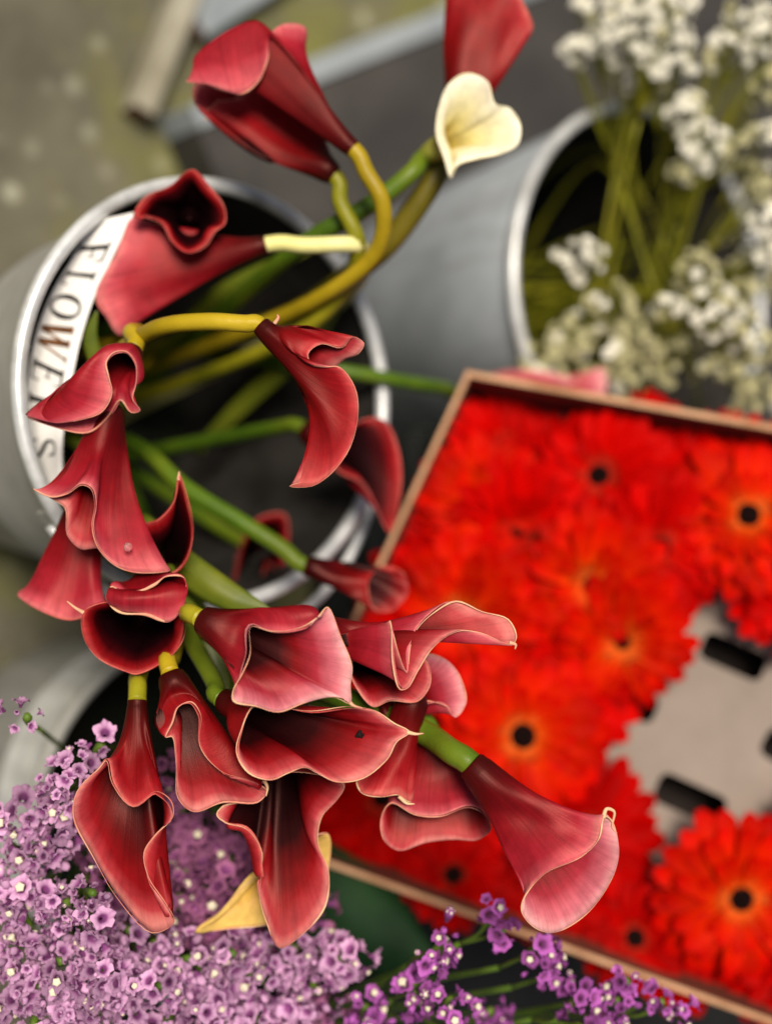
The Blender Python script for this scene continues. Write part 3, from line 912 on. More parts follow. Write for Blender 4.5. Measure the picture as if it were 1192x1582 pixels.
def strokes(ch):
    """filled polygons of a serif capital in a unit box"""
    out = []

    def rect(x0, y0, x1, y1):
        out.append([(x0, y0), (x1, y0), (x1, y1), (x0, y1)])

    def line(p, q, w):
        (x0, y0), (x1, y1) = p, q
        out.append([(x0 - w / 2, y0), (x0 + w / 2, y0), (x1 + w / 2, y1), (x1 - w / 2, y1)])

    def stem(x):
        rect(x, 0, x + THICK, 1)
        rect(x - .09, 0, x + THICK + .09, SER)
        rect(x - .09, 1 - SER, x + THICK + .09, 1)

    def arc(pts, ws):
        P = crom(pts, 6)
        W_ = np.interp(np.linspace(0, 1, len(P)), np.linspace(0, 1, len(ws)), ws)
        T = np.gradient(P, axis=0)
        for i in range(len(P) - 1):
            n0 = unit(np.array([-T[i][1], T[i][0]])) * W_[i] / 2
            n1 = unit(np.array([-T[i + 1][1], T[i + 1][0]])) * W_[i + 1] / 2
            out.append([tuple(P[i] - n0), tuple(P[i + 1] - n1), tuple(P[i + 1] + n1), tuple(P[i] + n0)])
    if ch in 'FE':
        stem(.12)
        rect(.27, .925, .82, 1)
        rect(.765, .74, .82, .925)
        rect(.27, .49, .62, .545)
        rect(.575, .40, .62, .64)
        if ch == 'E':
            rect(.27, 0, .84, .055)
            rect(.785, .055, .84, .27)
    elif ch == 'L':
        stem(.12)
        rect(.27, 0, .80, .055)
        rect(.745, .055, .80, .29)
    elif ch == 'O':
        arc([(.5 + .4 * math.cos(t), .5 + .48 * math.sin(t)) for t in np.linspace(0, 2 * math.pi, 17)],
            [.20, .16, .08, .075, .08, .16, .20, .16, .08, .075, .08, .16, .20])
    elif ch == 'W':
        line((.02, 1), (.28, 0), .20)
        line((.30, 0), (.50, 1), .085)
        line((.46, 1), (.72, 0), .20)
        line((.74, 0), (.98, 1), .085)
        rect(-.08, .95, .16, 1)
        rect(.34, .95, .60, 1)
        rect(.86, .95, 1.08, 1)
    elif ch == 'R':
        stem(.12)
        arc([(.27, .97), (.55, .97), (.74, .86), (.76, .72), (.68, .58), (.5, .51), (.27, .50)], [.055, .055, .13, .15, .13, .055, .055])
        line((.48, .5), (.84, 0), .20)
        rect(.72, 0, 1.0, SER)
    elif ch == 'S':
        arc([(.80, .80), (.70, .94), (.48, .98), (.24, .88), (.22, .70), (.40, .57), (.62, .46), (.78, .30), (.72, .10), (.48, .02), (.24, .08), (.14, .26)],
            [.05, .06, .06, .10, .13, .16, .16, .13, .10, .06, .06, .05])
        rect(.775, .70, .825, .98)
        rect(.115, .02, .165, .30)
    return out


def u_at_y(y):
    ys = (low[:, 1] + upp[:, 1]) / 2
    return float(np.interp(y, ys, np.linspace(0, 1, nl)))


for ch, y0, y1, mt in (('F', 374, 410, INK), ('L', 418, 449, INK), ('O', 456, 494, INK), ('W', 503, 550, INK_REFLECTION), ('E', 563, 600, INK), ('R', 612, 652, INK), ('S', 673, 711, INK)):
    u0, u1 = u_at_y(y0), u_at_y(y1)
    V, F = [], []
    lift = .0005
    for poly in strokes(ch):
        m_ = len(poly)
        s = len(V)
        for (x, y) in poly:
            V.append(card_pt(u0 + (u1 - u0) * x, (.07 + .72 * y), lift) - org)
        for (x, y) in poly:
            V.append(card_pt(u0 + (u1 - u0) * x, (.07 + .72 * y), -.0002) - org)
        F.append(tuple(range(s, s + m_)))
        for k in range(m_):
            l = (k + 1) % m_
            F.append((s + k, s + l, s + m_ + l, s + m_ + k))
        lift += .000012
    obj('letter', mesh('letter', V, F, [mt], False), card)

# ------------------------------------------------------------------ gerbera box
CARDB = mottled('cardboard', (.36, .19, .10), (.54, .32, .19), 30, .85, 0, .4, .15)
CARDB_IN = mottled('cardboard_inside', (.13, .035, .022), (.19, .05, .03), 18, .75, 0, .12, .25)  # inside of the panels, darker and redder than the outside
CARDB_SHADE = mottled('cardboard_floor_shade', (.008, .005, .004), (.014, .009, .007), 18, .8, 0, .15, .2)  # shade below the slots painted into the box floor's colour
INSERT = mottled('grey_insert_board', (.20, .165, .14), (.27, .225, .195), 9, .85, 0, .35, .15, 8)
rimc = [at(725, 582, 1.03), at(398, 1290, 1.0), at(1420, 1656, .98), at(1420, 706, 1.005)]
bn = unit(np.cross(rimc[2] - rimc[0], rimc[1] - rimc[3]))
if bn @ FW > 0:
    bn = -bn                                # box opening looks along bn
BD = .105
ctr = np.mean(rimc, 0)
botc = [c - bn * BD + (ctr - c) * .03 for c in rimc]
gbox = thing('gerbera_box', 'cardboard flower box packed with red gerberas, tipped towards the buckets', 'box', botc[1])
org = botc[1]
TH = .0035


def slab(name, quad, nrm, th, mats, parent, o, inner_first=True):
    """a flat panel: quad corners, thickened by th along nrm"""
    q = [np.asarray(c) - o for c in quad]
    V = q + [c + nrm * th for c in q]
    F = [(0, 1, 2, 3), (7, 6, 5, 4)] + [(k, 4 + k, 4 + (k + 1) % 4, (k + 1) % 4) for k in range(4)]
    mi = [0, 1, 1, 1, 1, 1] if len(mats) > 1 else [0] * 6
    me = mesh(name, V, F, mats, False, mi)
    bm_ = bmesh.new()
    bm_.from_mesh(me)
    bmesh.ops.recalc_face_normals(bm_, faces=bm_.faces)
    bm_.to_mesh(me)
    bm_.free()
    return obj(name, me, parent)


for k in range(4):
    l = (k + 1) % 4
    outn = unit(np.cross(rimc[l] - rimc[k], bn))
    if outn @ (ctr - (rimc[k] + rimc[l]) / 2) > 0:
        outn = -outn
    sh_ = unit(rimc[l] - rimc[k]) * TH
    slab('side_panel', [rimc[k] - sh_ * .0, rimc[l] + sh_, botc[l] + sh_, botc[k]], outn, TH + .0002 * k, [CARDB_IN, CARDB], gbox, org)
slab('floor_panel', [c for c in botc], -bn, TH, [CARDB_SHADE, CARDB_SHADE], gbox, org)

# insert board with rounded slots, cut through
bu = unit(rimc[1] - rimc[0])                # along the short edge
bv = np.cross(bn, bu)
if bv @ (rimc[3] - rimc[0]) < 0:
    bv = -bv


def on_plane(x, y, depth):
    """the point of the box plane, `depth` below its rim, behind photograph pixel x, y"""
    r = FW + (x - 596.0) / FPX * UP + (y - 791.0) / FPX * RT
    p0 = ctr - bn * depth
    return CAM + r * (((p0 - CAM) @ bn) / (r @ bn))


IDEP = .062
slots = [((1084, 993), (1180, 1035), 13), ((946, 1072), (1012, 1100), 13), ((1180, 1140), (1240, 1175), 14), ((1013, 1212), (1116, 1258), 14), ((1150, 880), (1240, 920), 13), ((880, 1240), (960, 1280), 13),
         ((1000, 860), (1080, 900), 13), ((1130, 1400), (1230, 1440), 13), ((900, 700), (990, 735), 13), ((800, 1000), (880, 1040), 13), ((760, 860), (840, 890), 13), ((1000, 1440), (1090, 1470), 13)]
i0 = on_plane(900, 1000, IDEP)
cu = bpy.data.curves.new('insert_cut', 'CURVE')
cu.dimensions = '2D'
cu.fill_mode = 'BOTH'
cu.extrude = .0012


def add_poly(pts):
    s = cu.splines.new('POLY')
    s.points.add(len(pts) - 1)
    for k, p in enumerate(pts):
        d = p - i0
        s.points[k].co = (d @ bu, d @ bv, 0, 1)
    s.use_cyclic_u = True


ins = [r * (1 - IDEP / BD) + b_ * (IDEP / BD) for r, b_ in zip(rimc, botc)]
ins = [c - ((c - i0) @ bn) * bn for c in ins]
ic = np.mean(ins, 0)
add_poly([c + (ic - c) * .012 for c in ins])
for (p, q, w) in slots:
    A, B_ = on_plane(*p, IDEP), on_plane(*q, IDEP)
    d = unit(B_ - A)
    s_ = np.cross(bn, d)
    wm = w * 1.85 / FPX
    cr = wm * .6
    pts = []
    for (ox, oy, a0) in ((B_, 1, 0), (A, 1, 90), (A, -1, 180), (B_, -1, 270)):
        for k in range(5):
            t = math.radians(a0 + k * 22.5)
            pts.append(ox + s_ * oy * (wm - cr) + d * (-cr if ox is B_ else cr) + cr * (math.cos(t) * d + math.sin(t) * s_))
    add_poly(pts)
co = bpy.data.objects.new('insert_cut', cu)
col.objects.link(co)
dg = bpy.context.evaluated_depsgraph_get()
me = bpy.data.meshes.new_from_object(co.evaluated_get(dg))
bpy.data.objects.remove(co)
me.materials.clear()
me.materials.append(INSERT)
me.name = 'insert_board'
ib = obj('insert_board', me, gbox)
bz = np.cross(bu, bv)
ib.matrix_local = Matrix(((bu[0], bv[0], bz[0], i0[0] - org[0]), (bu[1], bv[1], bz[1], i0[1] - org[1]), (bu[2], bv[2], bz[2], i0[2] - org[2]), (0, 0, 0, 1)))
ib['label'] = 'grey insert board with dark rounded slots'

# the dark crate the box is propped on
CRATE = mottled('dark_crate_plastic', (.010, .012, .012), (.02, .022, .022), 20, .55, 0, .1, .35)
lowest = min(botc, key=lambda c: c[2])
cc = np.mean(botc, 0)
crate = thing('prop_crate', 'black slatted plastic crate propping up the gerbera box', 'crate', (cc[0] + .02, cc[1] + .12, 0.0))
CW, CD_, CH = .44, .26, max(.12, min(c[2] for c in botc) - .012)
for s in (-1, 1):
    for k in range(4):
        for (c, sz) in (((0, s * CD_ / 2, (k + .5) * CH / 4), (CW, .010, CH / 4 * .7)), ((s * CW / 2, 0, (k + .5) * CH / 4), (.010, CD_ - .012, CH / 4 * .7))):
            bm = box_geo(c, sz, .002)
            me = bpy.data.meshes.new('slat')
            bm.to_mesh(me)
            bm.free()
            me.materials.append(CRATE)
            obj('slat', me, crate)
    for t in (-1, 1):
        bm = box_geo((s * (CW / 2 - .014), t * (CD_ / 2 - .014), CH / 2), (.018, .018, CH), .002)
        me = bpy.data.meshes.new('corner_post')
        bm.to_mesh(me)
        bm.free()
        me.materials.append(CRATE)
        obj('corner_post', me, crate)


# ------------------------------------------------------------------ gerberas
def petal_mat(name, c0, c1, c2):
    m, nt, b = new_mat(name)
    tc = nt.nodes.new('ShaderNodeTexCoord')
    sx = nt.nodes.new('ShaderNodeSeparateXYZ')
    nt.links.new(tc.outputs['UV'], sx.inputs[0])
    r = ramp(nt, [(.15, c0), (.45, c1), (.95, c2)])
    nt.links.new(sx.outputs['X'], r.inputs[0])
    oi = nt.nodes.new('ShaderNodeObjectInfo')
    hs = nt.nodes.new('ShaderNodeHueSaturation')
    mr_ = nt.nodes.new('ShaderNodeMapRange')
    mr_.inputs['To Min'].default_value = .68
    mr_.inputs['To Max'].default_value = 1.12
    nt.links.new(oi.outputs['Random'], mr_.inputs[0])
    nt.links.new(mr_.outputs[0], hs.inputs['Value'])
    nt.links.new(r.outputs[0], hs.inputs['Color'])
    nt.links.new(hs.outputs[0], b.inputs['Base Color'])
    b.inputs['Roughness'].default_value = .5
    b.inputs['Specular IOR Level'].default_value = .02
    mp = nt.nodes.new('ShaderNodeMapping')
    mp.inputs['Scale'].default_value = (2, 14, 1)
    nt.links.new(tc.outputs['UV'], mp.inputs[0])
    n = noise(nt, 1, 3, .5, mp.outputs[0])
    bump(nt, b, n.outputs['Fac'], .15, .0012)
    translucent_mix(nt, b, .25, hs.outputs[0])
    return m


G_RED = petal_mat('gerbera_red', (.56, .004, .0008), (.56, .0012, .0004), (.52, .0010, .0004))
G_ORANGE = petal_mat('gerbera_orange_red', (.78, .085, .002), (.66, .018, .0006), (.54, .002, .0004))
G_DEEP = petal_mat('gerbera_deep_red', (.42, .0012, .0004), (.44, .0010, .0004), (.40, .0008, .0004))
G_DISC = mottled('gerbera_disc', (.004, .002, .002), (.014, .005, .004), 700, .8, 0, .5, .05)
G_RING_R = mottled('gerbera_ring_red', (.45, .012, .005), (.66, .035, .008), 500, .6, 0, .5, .2)
G_RING_O = mottled('gerbera_ring_orange', (.70, .09, .010), (.82, .16, .015), 500, .6, 0, .5, .2)


def petal_mesh(name, Lp, w, up, mat, fold=.25, droop=.1):
    V, F, uv = [], [], []
    NL, NWp = 8, 4
    for i in range(NL + 1):
        t = i / NL
        ww = w * (0.35 + .65 * math.sin(math.pi * min(1, t * .62 + .12))) * (1 if t < .86 else math.sqrt(max(0.02, 1 - ((t - .86) / .145) ** 2)))
        for j in range(NWp + 1):
            u = j / NWp * 2 - 1
            notch = -.03 * Lp * (1 - abs(u)) * (1 if i == NL else 0)
            V.append((.1 * Lp + .9 * Lp * t + notch, u * ww / 2, up * Lp * t - droop * Lp * t * t + fold * abs(u) ** 1.5 * ww * .5 * (1 - .4 * t)))
            uv.append((t, (u + 1) / 2))
    for i in range(NL):
        for j in range(NWp):
            a_ = i * (NWp + 1) + j
            F.append((a_, a_ + NWp + 1, a_ + NWp + 2, a_ + 1))
    me = mesh(name, V, F, [mat])
    ul = me.uv_layers.new(name='UVMap')
    for l in me.loops:
        ul.data[l.index].uv = uv[l.vertex_index]
    return me


PET = {}
for nm, mt in (('red', G_RED), ('orange', G_ORANGE), ('deep', G_DEEP)):
    PET[nm] = [petal_mesh('petal', 1.0, .26, .10, mt, .25, .16), petal_mesh('petal', .84, .24, .24, mt, .3, .14), petal_mesh('petal', .56, .17, .34, mt, .3, .10)]


def disc_mesh(mat):
    V, F = [], []
    bm = bmesh.new()
    for k in range(60):
        t = k / 60
        r = .125 * math.sqrt(t)
        a_ = k * 2.39996
        mtx = Matrix.Translation((r * math.cos(a_), r * math.sin(a_), .07 * (1 - t * .6)))
        bmesh.ops.create_icosphere(bm, subdivisions=1, radius=.02, matrix=mtx)
    bmesh.ops.create_cone(bm, cap_ends=True, segments=20, radius1=.14, radius2=.10, depth=.08, matrix=Matrix.Translation((0, 0, .02)))
    me = bpy.data.meshes.new('disc')
    bm.to_mesh(me)
    bm.free()
    me.materials.append(mat)
    smooth(me)
    return me


def ring_mesh(mat):
    bm = bmesh.new()
    for lay, (r0, n_, ln) in enumerate(((.13, 34, .10), (.17, 40, .12), (.21, 44, .13))):
        for k in range(n_):
            a_ = 2 * math.pi * (k + .5 * lay) / n_
            ca, sa = math.cos(a_), math.sin(a_)
            w = .010
            p = [(r0, -w, .06), (r0, w, .06), (r0 + ln, w * 1.3, .10 + .02 * lay), (r0 + ln * 1.15, 0, .095), (r0 + ln, -w * 1.3, .10 + .02 * lay)]
            vs = [bm.verts.new((x * ca - y * sa, x * sa + y * ca, z)) for x, y, z in p]
            bm.faces.new(vs)
    me = bpy.data.meshes.new('inner_florets')
    bm.to_mesh(me)
    bm.free()
    me.materials.append(mat)
    return me


DISC = disc_mesh(G_DISC)
RING = {'red': ring_mesh(G_RING_R), 'orange': ring_mesh(G_RING_O), 'deep': ring_mesh(G_RING_R)}
SEPAL = STEM_GREEN
LBL = {'red': 'plain red gerbera half buried among the others in the box', 'orange': 'orange-red gerbera leaning against the wavy calla', 'deep': 'deep red gerbera sunk low under the upper flowers'}


def gerbera(x, y, dep, rad, kind, tilt=(0, 0), disc_scale=1.0, label=None):
    P = on_plane(x, y, dep)
    zt = unit(bn + bu * tilt[0] + bv * tilt[1])
    e1, e2 = frame(zt)
    root = thing('gerbera', label or LBL[kind], 'flower', P, kind + ' gerberas in the box')
    spin = random.uniform(0, 6.28)
    cs, sn = math.cos(spin), math.sin(spin)
    x_, y_ = e1 * cs + e2 * sn, -e1 * sn + e2 * cs
    root.matrix_world = Matrix(((x_[0] * rad, y_[0] * rad, zt[0] * rad, P[0]), (x_[1] * rad, y_[1] * rad, zt[1] * rad, P[1]), (x_[2] * rad, y_[2] * rad, zt[2] * rad, P[2]), (0, 0, 0, 1)))
    for lay, n_ in enumerate((22, 19, 16)):
        for k in range(n_):
            a_ = 2 * math.pi * (k + .33 * lay) / n_ + random.uniform(-.05, .05)
            o = obj('petal', PET[kind][lay], root)
            o.matrix_local = (Matrix.Rotation(a_, 4, 'Z') @ Matrix.Rotation(random.uniform(-.10, .08), 4, 'Y') @ Matrix.Rotation(random.uniform(-.2, .2), 4, 'X')
                              @ Matrix.Scale(random.uniform(.93, 1.06), 4)) @ Matrix.Translation((0, 0, .012 * lay))
    r = obj('inner_florets', RING[kind], root)
    r['kind'] = 'stuff'
    r.scale = (.85, .85, 1)
    d = obj('disc', DISC, root)
    d.scale = (disc_scale * 1.75, disc_scale * 1.75, 1.3)
    V, F = tube_geo([(0, 0, .01), (.02, .01, -.25), (.05, .02, -(BD - dep - .004) / rad if BD - dep - .004 > .3 * rad else -.30)], .045, 8)
    obj('stem', mesh('stem', V, F, [SEPAL]), root)


GER = [(775, 690, .046, .044, 'red', (-.2, .2), .6), (700, 830, .050, .046, 'deep', (-.1, .1), .5), (640, 985, .044, .050, 'red', (0, .1), .5), (1000, 690, .050, .044, 'deep', (-.1, .1), .5), (1130, 720, .050, .044, 'deep', (-.1, .1), .5),
       (745, 775, .034, .052, 'orange', (0, .1), .7), (925, 735, .028, .056, 'red', (.1, -.2), .8), (1153, 797, .020, .062, 'orange', (-.1, 0), .8), (1018, 845, .024, .058, 'red', (.15, .1), .75),
       (915, 902, .016, .058, 'orange', (.25, .1), .7), (806, 1136, .018, .066, 'orange', (0, .12), .8), (980, 1448, .034, .044, 'deep', (.0, -.15), 1.1), (1142, 1387, .016, .064, 'orange', (.05, .1), .75),
       (700, 1352, .036, .040, 'deep', (-.25, -.1), 1.5), (668, 905, .048, .050, 'red', (-.1, .1), .5), (680, 1108, .038, .056, 'red', (.1, -.1), .5), (900, 1290, .036, .062, 'deep', (-.1, .2), .7),
       (715, 950, .024, .060, 'orange', (.25, -.2), .5), (800, 820, .038, .058, 'red', (.2, .25), .6), (960, 990, .026, .056, 'orange', (.35, .15), .5), (590, 1230, .034, .056, 'red', (0, .1), .8),
       (1060, 760, .040, .060, 'red', (-.15, .1), .7), (605, 1070, .048, .054, 'deep', (.1, 0), .7), (830, 1370, .040, .046, 'deep', (.1, -.2), .6), (835, 715, .048, .046, 'deep', (-.2, .1), .6),
       (1240, 900, .036, .060, 'red', (0, .2), .8), (1260, 760, .032, .060, 'red', (.1, -.1), .8), (1240, 1490, .040, .060, 'deep', (0, .1), .8), (1060, 1470, .048, .046, 'deep', (0, .1), .8), (1270, 1340, .034, .060, 'red', (.1, 0), .8),
       (800, 970, .034, .058, 'red', (.3, .1), .5), (520, 1235, .050, .045, 'red', (0, 0), .8), (750, 1230, .044, .054, 'red', (0, 0), .6), (880, 1060, .044, .056, 'red', (.1, 0), .5)]
GLAB = {
    (745, 775): 'orange-ringed gerbera beside the box corner and the green calla stem',
    (775, 690): 'red gerbera pressed into the box corner beside the filler bucket',
    (925, 735): 'red gerbera with dark centre below the calla lying behind the box',
    (1153, 797): 'orange-ringed gerbera just above the longest uncovered slot',
    (1018, 845): 'red gerbera with dark centre touching the orange-ringed one above the slots',
    (915, 902): 'tilted gerbera with an orange blaze in the middle of the box',
    (806, 1136): 'wide orange-ringed gerbera behind the green stem of the dusky calla',
    (980, 1448): 'deep red gerbera with dark centre against the lower box wall',
    (1142, 1387): 'orange-streaked gerbera with pointed petals below the slotted insert',
    (700, 1352): 'gerbera with a large black centre at the wall under the oval-mouthed calla',
    (960, 990): 'orange gerbera tilted over the edge of the bare slotted insert',
    (900, 1290): 'deep red gerbera behind the mouth of the large dusky calla',
    (590, 1230): 'red gerbera behind the hooked-tip calla and the anvil-topped calla',
    (668, 905): 'red gerbera beside the slim dark calla that points into the box',
}
for g in GER:
    gerbera(*g, label=GLAB.get(g[:2]))

# ------------------------------------------------------------------ statice
ST_MAUVE = plain('statice_mauve', (.54, .25, .49), .8, .08, .25, (.72, .46, .66), 260)
ST_DARKM = plain('statice_dusty', (.30, .09, .21), .8, .08, .25, (.42, .17, .31), 260)
ST_VIOLET = plain('statice_violet', (.38, .07, .40), .8, .08, .25, (.54, .17, .54), 260)
for m_ in (ST_MAUVE, ST_DARKM, ST_VIOLET):
    two_tone(m_, (.22, .06, .20))
    petal_var(m_, .5, 1.3)
ST_COR = plain('statice_corolla', (.80, .72, .52), .6, .3, .2, (.86, .80, .66), 300)
ST_STEM = stem_mat('statice_stem', (.05, .11, .015), (.09, .16, .02), (.14, .21, .03))


def floret_mesh(mat, seed, shut=False):
    """papery funnel with a five-lobed, crimped edge"""
    r_ = random.Random(seed)
    V, F = [], []
    seg = 20
    prof = [(.14, 0), (.26, .45), (.52, .86), (.84, 1.02), (1.04, .98)]
    if shut:
        prof = [(.14, 0), (.28, .4), (.42, .9), (.40, 1.3), (.24, 1.6)]
    ph = r_.uniform(0, 6)
    sq = r_.uniform(.72, 1.0)
    for j, (r, z) in enumerate(prof):
        for k in range(seg):
            a_ = 2 * math.pi * k / seg
            lobe = .13 * math.cos(5 * a_ + ph) * r
            crimp = (.16 if k % 2 else -.16) * (r ** 2) * (.5 + r_.random() * .7) if j >= 3 else 0
            rr = r * (1 + lobe + .08 * math.sin(2 * a_ + ph)) + (r_.uniform(-.10, .08) if j == 4 else 0)
            V.append((rr * math.cos(a_), rr * sq * math.sin(a_), z + .16 * math.sin(3 * a_ + ph) * r * r + crimp))
    for j in range(len(prof) - 1):
        for k in range(seg):
            l = (k + 1) % seg
            F.append((j * seg + k, j * seg + l, (j + 1) * seg + l, (j + 1) * seg + k))
    return mesh('floret', V, F, [mat])


def corolla_mesh():
    V, F = lathe_geo([(.10, .5), (.22, .95), (.40, 1.22), (.36, 1.38), (.16, 1.42), (.01, 1.30)], 10)
    V = [(x * (1 + .14 * math.cos(5 * math.atan2(y, x))), y * (1 + .14 * math.cos(5 * math.atan2(y, x))), z) for x, y, z in V]
    return mesh('corolla', V, F, [ST_COR])


FLO = {nm: [floret_mesh(mt, 10 * i + j, j > 5) for j in range(8)] for i, (nm, mt) in enumerate((('mauve', ST_MAUVE), ('dusty', ST_DARKM), ('violet', ST_VIOLET)))}
CORO = corolla_mesh()
SLBL = {'mauve': ('pale mauve statice sprig in the dense mass over the silver bucket', 'pale mauve statice sprigs'),
        'dusty': ('dusty mauve statice sprig half hidden behind the hanging callas', 'dusty statice sprigs'),
        'violet': ('deep violet statice sprig with white eyes over the dark gap', 'violet statice sprigs')}


def statice(x, y, D, kind, n_spike, spread, root, sizepx=14.5, eye=.16, per=15, label=None):
    tipc = at(x, y, D)
    lab, grp = SLBL[kind]
    o = thing('statice_sprig', label or lab, 'flower', tipc, None if label else grp)
    org = tipc
    low_ = np.array(root)
    mid_ = tipc + unit(low_ - tipc) * .05
    V, F = tube_geo(crom([mid_ - org + np.array([0, 0, .0]), (mid_ * .6 + low_ * .4) - org + rng.normal(0, .008, 3), low_ - org], 8), .0016, 6)
    obj('stem', mesh('stem', V, F, [ST_STEM]), o)
    mpp = D / FPX
    for s in range(n_spike):
        a_ = 2 * math.pi * (s + rng.uniform(-.3, .3)) / max(1, n_spike)
        rr = spread * mpp * (0 if n_spike == 1 else rng.uniform(.45, 1.0))
        ctr_ = tipc + rr * (math.cos(a_) * RT + math.sin(a_) * UP) - FW * rng.uniform(-.3, .3) * spread * mpp
        V, F = tube_geo(crom([mid_ - org, (mid_ * .45 + ctr_ * .55) - org + rng.normal(0, .003, 3), ctr_ - org - unit(-FW) * .007], 5), [.0012] * 6 + [.0016, .002, .0026, .0028, .0022], 6)
        obj('branch', mesh('branch', V, F, [ST_STEM]), o)
        nrm0 = unit(-FW * .8 + np.array([0, 0, .6]) + rng.normal(0, .25, 3))
        along, side = frame(nrm0)
        vig = rng.uniform(.8, 1.2)
        lump = sizepx * mpp * .62 * math.sqrt(per)
        for q in range(per):
            t = math.sqrt((q + .5) / per)
            ga = q * 2.39996 + s
            rad = sizepx * mpp * rng.uniform(.5, 1.2) * vig
            lat = along * math.cos(ga) * 1.25 + side * math.sin(ga) * .85
            pos = ctr_ + lat * t * lump + nrm0 * lump * .75 * (1 - t * t) + rng.normal(0, .0011, 3) - nrm0 * .006
            nr = unit(nrm0 * (1.1 - .6 * t) + lat * t + rng.normal(0, .25, 3))
            e1, e2 = frame(nr)
            f_ = obj('floret', FLO[kind][int(rng.integers(8))], o)
            p = pos - org
            f_.matrix_local = Matrix(((e1[0] * rad, e2[0] * rad, nr[0] * rad, p[0]), (e1[1] * rad, e2[1] * rad, nr[1] * rad, p[1]), (e1[2] * rad, e2[2] * rad, nr[2] * rad, p[2]), (0, 0, 0, 1)))
            if rng.uniform() < eye:
                obj('corolla', CORO, f_)
    return o


SROOT = (SB[0], SB[1], .06)
KROOT = (KB[0], KB[1], .06)
statice(38, 1108, .80, 'mauve', 1, 6, SROOT, 14, 0, 6, 'single pale mauve statice tip standing clear against the grey bucket')
statice(155, 1152, .81, 'mauve', 1, 5, SROOT, 13, 0, 3, 'closed mauve statice bud on a green bract by the long calla')
for (x, y, D, kind, ns, spr) in (
        (105, 1215, .80, 'mauve', 2, 30), (70, 1280, .815, 'mauve', 3, 42), (30, 1340, .82, 'mauve', 3, 40), (120, 1400, .80, 'mauve', 3, 48), (40, 1420, .81, 'mauve', 3, 48),
        (95, 1470, .81, 'mauve', 4, 50), (15, 1500, .815, 'mauve', 2, 40), (150, 1530, .81, 'mauve', 4, 52), (60, 1560, .81, 'mauve', 4, 50), (195, 1465, .835, 'mauve', 2, 40), (225, 1545, .82, 'mauve', 3, 44),
        (130, 1590, .81, 'mauve', 3, 44), (290, 1590, .83, 'mauve', 3, 44), (255, 1480, .84, 'mauve', 3, 44), (330, 1500, .845, 'mauve', 3, 50), (390, 1545, .85, 'mauve', 3, 50), (440, 1490, .86, 'mauve', 3, 44), (505, 1510, .86, 'mauve', 3, 36),
        (185, 1395, .87, 'dusty', 2, 40), (320, 1400, .87, 'dusty', 3, 44), (280, 1330, .88, 'dusty', 3, 46), (310, 1275, .895, 'dusty', 3, 42), (250, 1190, .88, 'dusty', 1, 12), (370, 1350, .90, 'dusty', 3, 40), (360, 1440, .87, 'dusty', 3, 44),
        (460, 1440, .885, 'dusty', 2, 36), (180, 1290, .87, 'dusty', 3, 44), (300, 1440, .88, 'dusty', 3, 50), (420, 1590, .86, 'mauve', 3, 44), (350, 1590, .90, 'dusty', 3, 50), (480, 1575, .88, 'dusty', 3, 40)):
    statice(x, y, D, kind, ns, spr, SROOT)
for (x, y, D, ns, spr, per) in ((676, 1470, .83, 2, 22, 5), (650, 1530, .84, 2, 22, 6), (700, 1565, .83, 2, 18, 5), (768, 1432, .835, 2, 18, 4), (836, 1475, .84, 2, 24, 6), (770, 1578, .88, 2, 24, 5), (895, 1568, .84, 2, 26, 6), (968, 1538, .845, 2, 22, 5), (1040, 1560, .85, 2, 22, 5),
                               (565, 1572, .86, 2, 24, 6), (955, 1590, .85, 2, 26, 5), (860, 1510, .86, 1, 12, 4)):
    statice(x, y, D, 'violet', ns, spr, KROOT, 12.5, .34, per + 3)

# ------------------------------------------------------------------ white filler flowers
WF = plain('white_blossom', (.84, .82, .70), .7, .15, .25, (.90, .89, .82), 200)
WFG = plain('greenish_blossom', (.46, .44, .22), .7, .15, .25, (.64, .61, .40), 200)
W_STEM = stem_mat('filler_stem', (.09, .10, .006), (.17, .17, .010), (.24, .21, .02))


def blossom_mesh(mat, seed):
    r_ = random.Random(seed)
    V, F = [], []
    for lay, (n_, r, z, up) in enumerate(((6, 1.0, 0, .25), (5, .75, .22, .5), (4, .4, .42, .45))):
        for k in range(n_):
            a_ = 2 * math.pi * (k + .4 * lay) / n_ + r_.uniform(-.15, .15)
            c, s = math.cos(a_), math.sin(a_)
            b0 = len(V)
            for (x, y, zz) in ((.05, 0, 0), (.55 * r, -.36 * r, up * .6), (1.0 * r, -.2 * r, up), (1.0 * r, .2 * r, up), (.55 * r, .36 * r, up * .6)):
                V.append((x * c - y * s, x * s + y * c, z + zz * r))
            F.append(tuple(range(b0, b0 + 5)))
    V2 = len(V)
    V += [(.3, 0, -.3), (-.15, .26, -.3), (-.15, -.26, -.3), (.0, 0, .1)]
    F += [(V2, V2 + 1, V2 + 3), (V2 + 1, V2 + 2, V2 + 3), (V2 + 2, V2, V2 + 3)]
    return mesh('blossom', V, F, [mat])


BLO = {'white': [blossom_mesh(WF, k) for k in range(3)], 'green': [blossom_mesh(WFG, 20 + k) for k in range(3)]}
WL = {'white': ('airy white filler sprig of tiny double blossoms rising from its bucket', 'white filler sprigs'), 'green': ('greenish cream filler sprig low among the stems of its bucket', 'greenish filler sprigs')}


